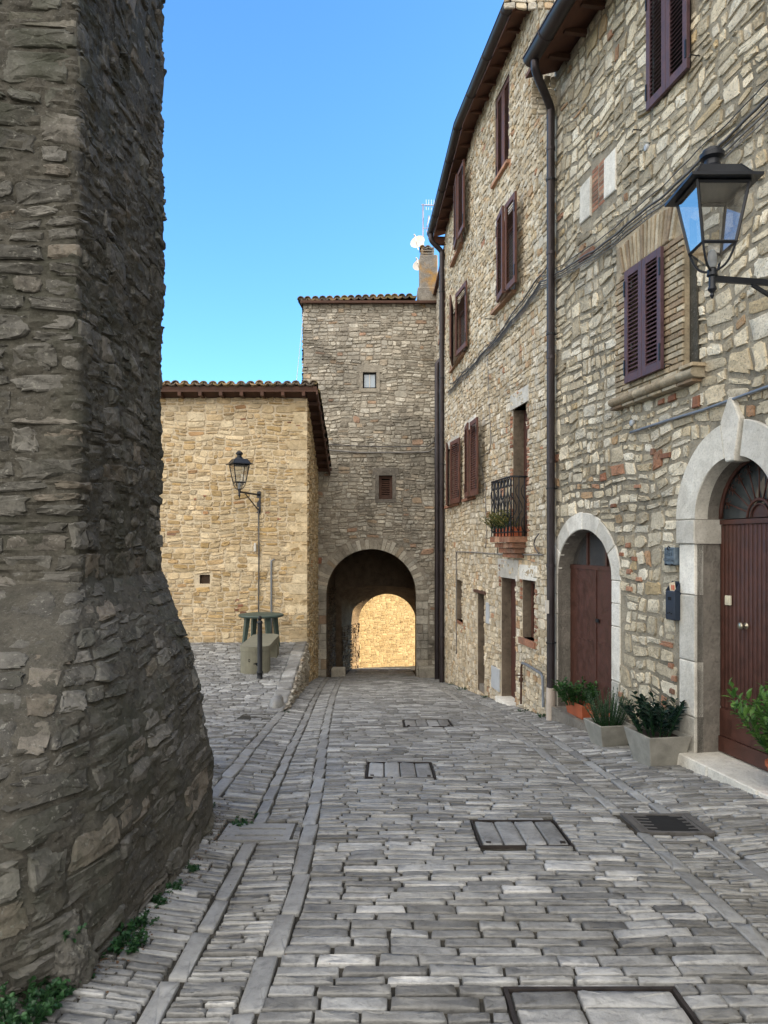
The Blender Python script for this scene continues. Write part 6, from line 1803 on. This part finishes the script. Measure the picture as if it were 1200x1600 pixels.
# ------------------------------------------------------------------ aerial and dishes on the tower
an = thing('tv_aerial', 'thin metal television mast with yagi aerials above the tower chimney', 'aerial', (px(661, 420, 21.3)[0], 21.3, ztw+.4))
ax_ = px(661.5, 320, 21.3); x_ = ax_[0]
mb = MB(); mb.tube([(x_, 21.3, ztw+.3), (x_-.01, 21.3, EYE+(850-319)*21.3/F)], .022, 8); mb.build('mast', M['aluminium'], an, True)
zt1 = EYE+(850-319)*21.3/F; zt2 = EYE+(850-357)*21.3/F
mb = MB(); mb.tube([(x_-.06, 21.3, zt1-.02), (x_+.62, 21.35, zt1-.02)], .018, 6)
for k in range(8): xx = x_+.08+k*.075; mb.tube([(xx, 21.3, zt1-.17), (xx, 21.3, zt1+.13)], .003, 4)
mb.build('yagi', M['aluminium'], an)
mb = MB(); mb.tube([(x_, 21.3, zt2), (x_+.30, 21.25, zt2+.01)], .012, 6)
for k in range(4): xx = x_+.10+k*.055; mb.tube([(xx, 21.3-.18, zt2), (xx, 21.3+.18, zt2)], .004, 4)
mb.prism([(x_+.08, 21.3, zt2+.03), (x_+.14, 21.2, zt2+.34), (x_+.17, 21.4, zt2+.34)], [(x_+.10, 21.3, zt2+.03), (x_+.16, 21.2, zt2+.34), (x_+.19, 21.4, zt2+.34)])
mb.prism([(x_+.08, 21.3, zt2-.03), (x_+.13, 21.2, zt2-.3), (x_+.16, 21.4, zt2-.3)], [(x_+.10, 21.3, zt2-.03), (x_+.15, 21.2, zt2-.3), (x_+.18, 21.4, zt2-.3)])
mb.build('panel_aerial', M['aluminium'], an)
def dish(u, v, Y, r, lab):
    p = Vector(px(u, v, Y)); t = thing('satellite_dish', lab, 'satellite dish', tuple(p), 'dishes behind the chimney')
    D = Vector((-.35, -.85, .35)).normalized(); X = D.cross(Vector((0, 0, 1))).normalized(); Fm = frame(X, D.cross(X)*-1, D)
    mb = MB(); mb.lathe(p, [(.01, -.06), (r*.5, -.045), (r*.85, -.012), (r, .008), (r*1.01, .012), (r*.83, -.004), (r*.5, -.034), (.01, -.05)], 28, Fm); mb.build('reflector', M['dish'], t, 'auto')
    mb = MB(); mb.tube([p-D*.05-Vector((0, 0, r*.9)), p+D*.25-Vector((0, 0, .02))], .008, 5); mb.tube([p+D*.22, p+D*.30], .022, 8); mb.tube([p-D*.05, p-D*.10+Vector((.15, .1, 0))], .02, 6); mb.build('feed_arm', M['aluminium'], t)
dish(652.5, 378, 21.2, .215, 'white satellite dish on the mast above the chimney, upper of two')
dish(655.5, 414, 21.4, .20, 'white satellite dish half hidden behind the chimney shaft, lower of two')
# stay wire left of the tower
mb = MB(); mb.tube([px(474, 486, 20.6), px(470, 530, 18.5), px(463, 597, 16.6)], .006, 4); tag(mb.build('wire', M['dish'], None, loc=px(463, 597, 16.6)), 'thin pale wire slanting from the tower edge down to the golden house roof', 'wire')

# ------------------------------------------------------------------ plants
def leaf(mb, p, d, L, w, rr, fold=.25, tint=None):
    """pointed leaf made of 2x3 faces bent along the midrib"""
    d = Vector(d).normalized(); s = d.cross(Vector((rr.uniform(-.3, .3), rr.uniform(-.3, .3), 1)))
    if s.length < 1e-3: s = Vector((1, 0, 0))
    s.normalize(); n = s.cross(d).normalized(); p = Vector(p)
    mb.ct = (rr.random() if tint is None else tint, rr.random(), .5)
    mid = [p, p+d*L*.4+n*L*.04, p+d*L*.75-n*L*.02, p+d*L-n*L*.12]
    wl_ = [0, w*.5, w*.42, 0]
    m = [mb.vv(q) for q in mid]
    for sg in (1, -1):
        e = [None]+[mb.vv(mid[k]+s*sg*wl_[k]+n*wl_[k]*fold) for k in (1, 2)]
        if sg == 1: mb.face((m[0], e[1], m[1])); mb.face((m[1], e[1], e[2], m[2])); mb.face((m[2], e[2], m[3]))
        else: mb.face((m[0], m[1], e[1])); mb.face((m[1], m[2], e[2], e[1])); mb.face((m[2], m[3], e[2]))
def stemmed(mb, mbs, base, d, H, rr, nl, L, w, droop=.2, spread=.8, pair=False):
    base = Vector(base); d = Vector(d).normalized(); pts = []
    for k in range(7):
        f = k/6; pts.append(base+d*H*f-Vector((0, 0, droop*H*f*f)))
    mbs.tube(pts, [.004*(1-.6*k/6) for k in range(7)], 4)
    for k in range(nl):
        f = .15+.85*k/nl+rr.uniform(-.03, .03); f = min(f, 1); i = min(int(f*6), 5); p = pts[i].lerp(pts[i+1], f*6-i)
        t_ = (pts[i+1]-pts[i]).normalized()
        a = rr.uniform(0, 6.28) if not pair else (0 if k % 2 else math.pi)+rr.uniform(-.5, .5)
        x = t_.cross(Vector((.3, .2, .9))).normalized(); y = t_.cross(x)
        dd = t_*(1-spread*.6)+(x*math.cos(a)+y*math.sin(a))*spread+Vector((0, 0, .15))
        leaf(mb, p, dd, L*rr.uniform(.5, 1.25)*(1-.35*abs(f-.5)), w*rr.uniform(.8, 1.1), rr)
def bushy(name, parent, c, rad, nst, H, mat, rr, nl, L, w, lean=.9, droop=.25, spread=.8, pair=False):
    a = MB(); b = MB()
    for k in range(nst):
        an_ = rr.uniform(0, 6.28); q = math.sqrt(rr.random()); p = Vector(c)+Vector((rad[0]*q*math.cos(an_), rad[1]*q*math.sin(an_), 0))
        d = Vector((math.cos(an_)*lean*q*rr.uniform(.5, 1), math.sin(an_)*lean*q*rr.uniform(.5, 1), 1))
        stemmed(a, b, p, d, H*rr.uniform(.55, 1.1), rr, nl, L, w, droop, spread, pair)
    ob = a.build(name, M[mat], parent); b.build('stems', M['leaf_weed'], parent); return ob
def potfrust(mb, W, s, n, z, bw, bd, tw, td, h, th=.025):
    def rg(w, d, zz): return [W.p(s-w/2, zz, n-d/2), W.p(s+w/2, zz, n-d/2), W.p(s+w/2, zz, n+d/2), W.p(s-w/2, zz, n+d/2)]
    R_ = [rg(bw, bd, z), rg(tw, td, z+h), rg(tw-2*th, td-2*th, z+h), rg(bw-th*2, bd-th*2, z+h*.55)]
    ids = [[mb.vv(p) for p in r] for r in R_]
    mb.face(ids[0][::-1])
    for a, b in zip(ids, ids[1:]):
        for k in range(4): mb.face((a[k], a[(k+1) % 4], b[(k+1) % 4], b[k]))
    mb.face(ids[-1])
rr = random.Random(77)
def yz(W, s, n): p = W.p(s, 0, n); return p.x, p.y
# dark glossy plant in the big concrete pot
def concrete_planter(uL, vL, uR, vR, Hh, label, n=.33):
    pass
def planter(s, n, bw, bd, tw, td, h, mat, label, leafargs, zoff=0, z=None, group='potted plants along the near house', bevel=True):
    x, y = yz(WN, s, n); z = float(street_z(x, y))+.008+zoff if z is None else z
    t = thing('potted_plant', label, 'potted plant', (x, y, z), group)
    mb = MB(); potfrust(mb, WN, s, n, z, bw, bd, tw, td, h)
    ob = mb.build('pot', M[mat], t)
    bv = ob.modifiers.new('bevel', 'BEVEL'); bv.width = .006; bv.segments = 2
    mb = MB(); q = [WN.p(s+a*(tw/2-.03), z+h-.035, n+b*(td/2-.03)) for a, b in ((-1, -1), (1, -1), (1, 1), (-1, 1))]; mb.poly(q); mb.build('soil', M['soil'], t)
    bushy('foliage', t, (x, y, z+h-.04), **leafargs)
    return t
s_z = WN.s_at(1028, .26); s_r = WN.s_at(952, .24)
planter(s_z, .27, .30, .30, .46, .42, .31, 'concrete', 'dark glossy leaved plant in the larger grey concrete pot left of the big arched door', dict(rad=(.15, .15), nst=34, H=.44, mat='leaf_dark', rr=rr, nl=17, L=.080, w=.038, lean=.75, droop=.12, spread=.75, pair=True), zoff=-.02)
planter(s_r, .25, .26, .26, .40, .38, .26, 'concrete', 'feathery rosemary in the smaller grey concrete pot at the corner of the arched door', dict(rad=(.13, .13), nst=95, H=.38, mat='leaf_rosemary', rr=rr, nl=36, L=.030, w=.006, lean=.7, droop=.05, spread=.7), zoff=-.02)
# terracotta boxes on the step of door A
for (u, n, lab, args) in ((903, .0, 'terracotta box of bushy green herbs on the step of the brown arched door', dict(rad=(.20, .08), nst=60, H=.42, mat='leaf_mid', rr=rr, nl=16, L=.05, w=.034, lean=.8, droop=.25, spread=.9)), (938, .02, 'small terracotta box half hidden behind the rosemary pot', dict(rad=(.10, .06), nst=10, H=.16, mat='leaf_rosemary', rr=rr, nl=10, L=.04, w=.02))):
    s = WN.s_at(u, n); planter(s, n-.02, .42 if u == 903 else .26, .13, .48 if u == 903 else .30, .17, .17, 'terracotta', lab, args, z=zst-.008)
# laurel pot at the right edge, on the doorstep
s_l = WN.s_at(1216, .07); z_l = oB['z0']+.002
x, y = yz(WN, s_l, .0)
t = thing('potted_plant', 'tall bright green laurel in a terracotta pot before the big brown door', 'potted plant', (x, y, z_l), 'potted plants along the near house')
mb = MB(); mb.lathe((x, y, z_l), [(.09, 0), (.13, .20), (.145, .205), (.145, .235), (.12, .235), (.115, .19), (.01, .19)], 24); mb.build('pot', M['terracotta'], t, 'auto')
bushy('foliage', t, (x, y, z_l+.2), rad=(.07, .07), nst=46, H=.70, mat='leaf_bright', rr=rr, nl=30, L=.10, w=.034, lean=.85, droop=.10, spread=.75)
# balcony plants
pbx = f1.p((bs0+bs1)/2, zbal, .16)
t = thing('planter_box', 'dry yellow green plants in a box behind the balcony railing', 'planter', tuple(pbx))
mb = MB(); bx(mb, f1, bs0+.10, bs1-.08, zbal+.0, zbal+.14, .06, .24); mb.build('box', M['terracotta'], t)
a = MB(); b = MB()
for k in range(110):
    s = rr.uniform(bs0+.08, bs1-.02); p = f1.p(s, zbal+.12, rr.uniform(.10, .27)); d = Vector((rr.uniform(-1.1, .2), rr.uniform(-.5, .6), 1)); stemmed(a, b, p, d, rr.uniform(.16, .40), rr, 14, .045, .020, .15, .7)
a.build('foliage', M['leaf_dry'], t); b.build('stems', M['leaf_weed'], t)
# weeds at the foot of the old wall and the houses
def weed(x, y, R_, H, n, L, label, mat='leaf_weed', z=None, w=None):
    z = zz_(x, y)-.01 if z is None else z
    t = thing('weed', label, 'weed', (x, y, z), 'weeds at the foot of the walls')
    bushy('foliage', t, (x, y, z), rad=(R_, R_), nst=int(n*1.6), H=H, mat=mat, rr=rr, nl=12, L=L*.62, w=w or L*.45, lean=.9, droop=.3, spread=.9)
P_ = gnd
for (u, v, R_, H, n, L, lab) in ((185, 1478, .07, .13, 26, .040, 'bushy green weed right of the foot rock of the old wall'), (20, 1575, .13, .20, 40, .045, 'big leafy weed in the bottom left corner'), (243, 1408, .04, .08, 14, .028, 'small weed below the old wall, second from the front'),
                                 (295, 1322, .025, .07, 9, .03, 'small weed under the bulge of the old wall'), (305, 1262, .025, .16, 12, .035, 'leafy weed climbing the back corner of the old wall foot'), (327, 1282, .03, .06, 10, .03, 'flat weed beside the back corner of the old wall'),
                                 (380, 1283, .05, .06, 14, .03, 'low weed in the paving next to the slotted drain slab'), (125, 1525, .03, .05, 8, .03, 'tiny weed between the foot rock and the setts'), (90, 1545, .05, .09, 16, .035, 'leafy weed left of the foot rock of the old wall'), (215, 1440, .04, .10, 14, .03, 'weed between the two green clumps of the old wall foot'), (270, 1370, .03, .07, 10, .03, 'thin weed halfway along the old wall foot'), (318, 1225, .02, .08, 8, .028, 'sprout high on the back corner of the old wall foot'), (372, 1275, .02, .04, 6, .02, 'tiny sprout left of the slotted slab'), (395, 1268, .02, .05, 6, .02, 'tiny sprout behind the slotted slab'),
                                 (265, 1395, .02, .04, 6, .025, 'tiny sprout between the old wall and the gutter'), (383, 1165, .03, .03, 8, .02, 'grass tuft on the diagonal border strip')):
    g_ = P_(u, v)
    if 'old wall' in lab or 'foot rock' in lab or 'corner' in lab:
        best = None
        for t_ in np.linspace(.36, .74, 160):
            q = btmap(t_, .0, .03); q = btmap(t_, float(street_z(q[0], q[1])), .035); e = abs(600+q[0]/q[1]*F-u)+.3*abs(850+(EYE-q[2])/q[1]*F-v)
            if best is None or e < best[0]: best = (e, q)
        g_ = best[1]
    weed(g_[0], g_[1], R_, H, n, L, lab)
weed(-1.27, 2.93, .03, .10, 10, .03, 'sprig growing on top of the foot rock', z=zz_(-1.25, 2.9)+.16)
for (u, v, R_, H, n, lab) in ((728, 1078, .10, .12, 14, 'grass tuft under the small niche of the far house'), (737, 1090, .06, .08, 9, 'small tuft by the stone recess of the far house'), (823, 1112, .10, .07, 12, 'low tuft by the gas pipe'), (848, 1120, .05, .10, 8, 'thin tuft behind the white foot of the downpipe'), (708, 1070, .05, .12, 8, 'tuft at the foot of the far grey downpipe')):
    g_ = P_(u, v); weed(float(FX(g_[1]))-.08, g_[1], R_, H, n, .03, lab, 'leaf_weed', w=.012)
g_ = P_(437, 1102); weed(-1.42, 10.5, .08, .04, 10, .02, 'moss and grass at the end stone of the retaining wall')
# sprig at the top of the old wall
t = thing('sprig', 'small dark twig sticking out from the top of the old wall against the sky', 'twig', (-1.78, 5.9, EYE+4.36))
a = MB(); b = MB()
for k in range(5): stemmed(a, b, (-1.82, 5.8, EYE+4.36+k*.02), (1, rr.uniform(-.2, .2), rr.uniform(-.1, .25)), .22, rr, 26, .022, .008, .0, .8)
a.build('foliage', M['leaf_weed'], t); b.build('stems', M['bark'], t)

# dry leaves, grit and crumbs of stone lying along the foot of the old wall and in the gutter
rl = random.Random(12); mb = MB()
for k in range(900):
    t_ = rl.uniform(.38, .74); q = btmap(t_, -.1, .03); q = btmap(t_, float(street_z(q[0], q[1])), .02+abs(rl.gauss(0, .055)))
    x, y = float(q[0]), float(q[1]); z = float(street_z(x, y))+.012
    r = rl.uniform(.002, .008); a0 = rl.uniform(0, 6.28); mb.cm = 0 if rl.random() < .6 else 1; mb.ct = (rl.random(), rl.random(), .5)
    pts = [(x+r*rl.uniform(.6, 1.3)*math.cos(a0+j*1.257), y+r*rl.uniform(.6, 1.3)*math.sin(a0+j*1.257), z) for j in range(5)]
    top_ = mb.vv((x, y, z+r*(.9 if mb.cm == 0 else .35))); ids = [mb.vv(p) for p in pts]
    for j in range(5): mb.face((ids[j], ids[(j+1) % 5], top_))
for k in range(260):
    y = rl.uniform(2.2, 15); x = float(rl.choice((S1, S2, R1, R2))(y))+rl.gauss(0, .25); z = float(street_z(x, y))+.014; r = rl.uniform(.002, .006); mb.cm = 0 if rl.random() < .5 else 1; mb.ct = (rl.random(), rl.random(), .5)
    ids = [mb.vv((x+r*math.cos(j*1.257), y+r*rl.uniform(.6, 1.4)*math.sin(j*1.257), z)) for j in range(5)]; top_ = mb.vv((x, y, z+r*.6))
    for j in range(5): mb.face((ids[j], ids[(j+1) % 5], top_))
M['dead_leaf'] = mat_plain('dead_leaf', (.12, .065, .03), .8, var=.5, scale=40)
tag(mb.build('litter', [M['dark_stone'], M['dead_leaf']], None), 'grit and dry leaf crumbs along the foot of the old wall', 'litter', kind='stuff')
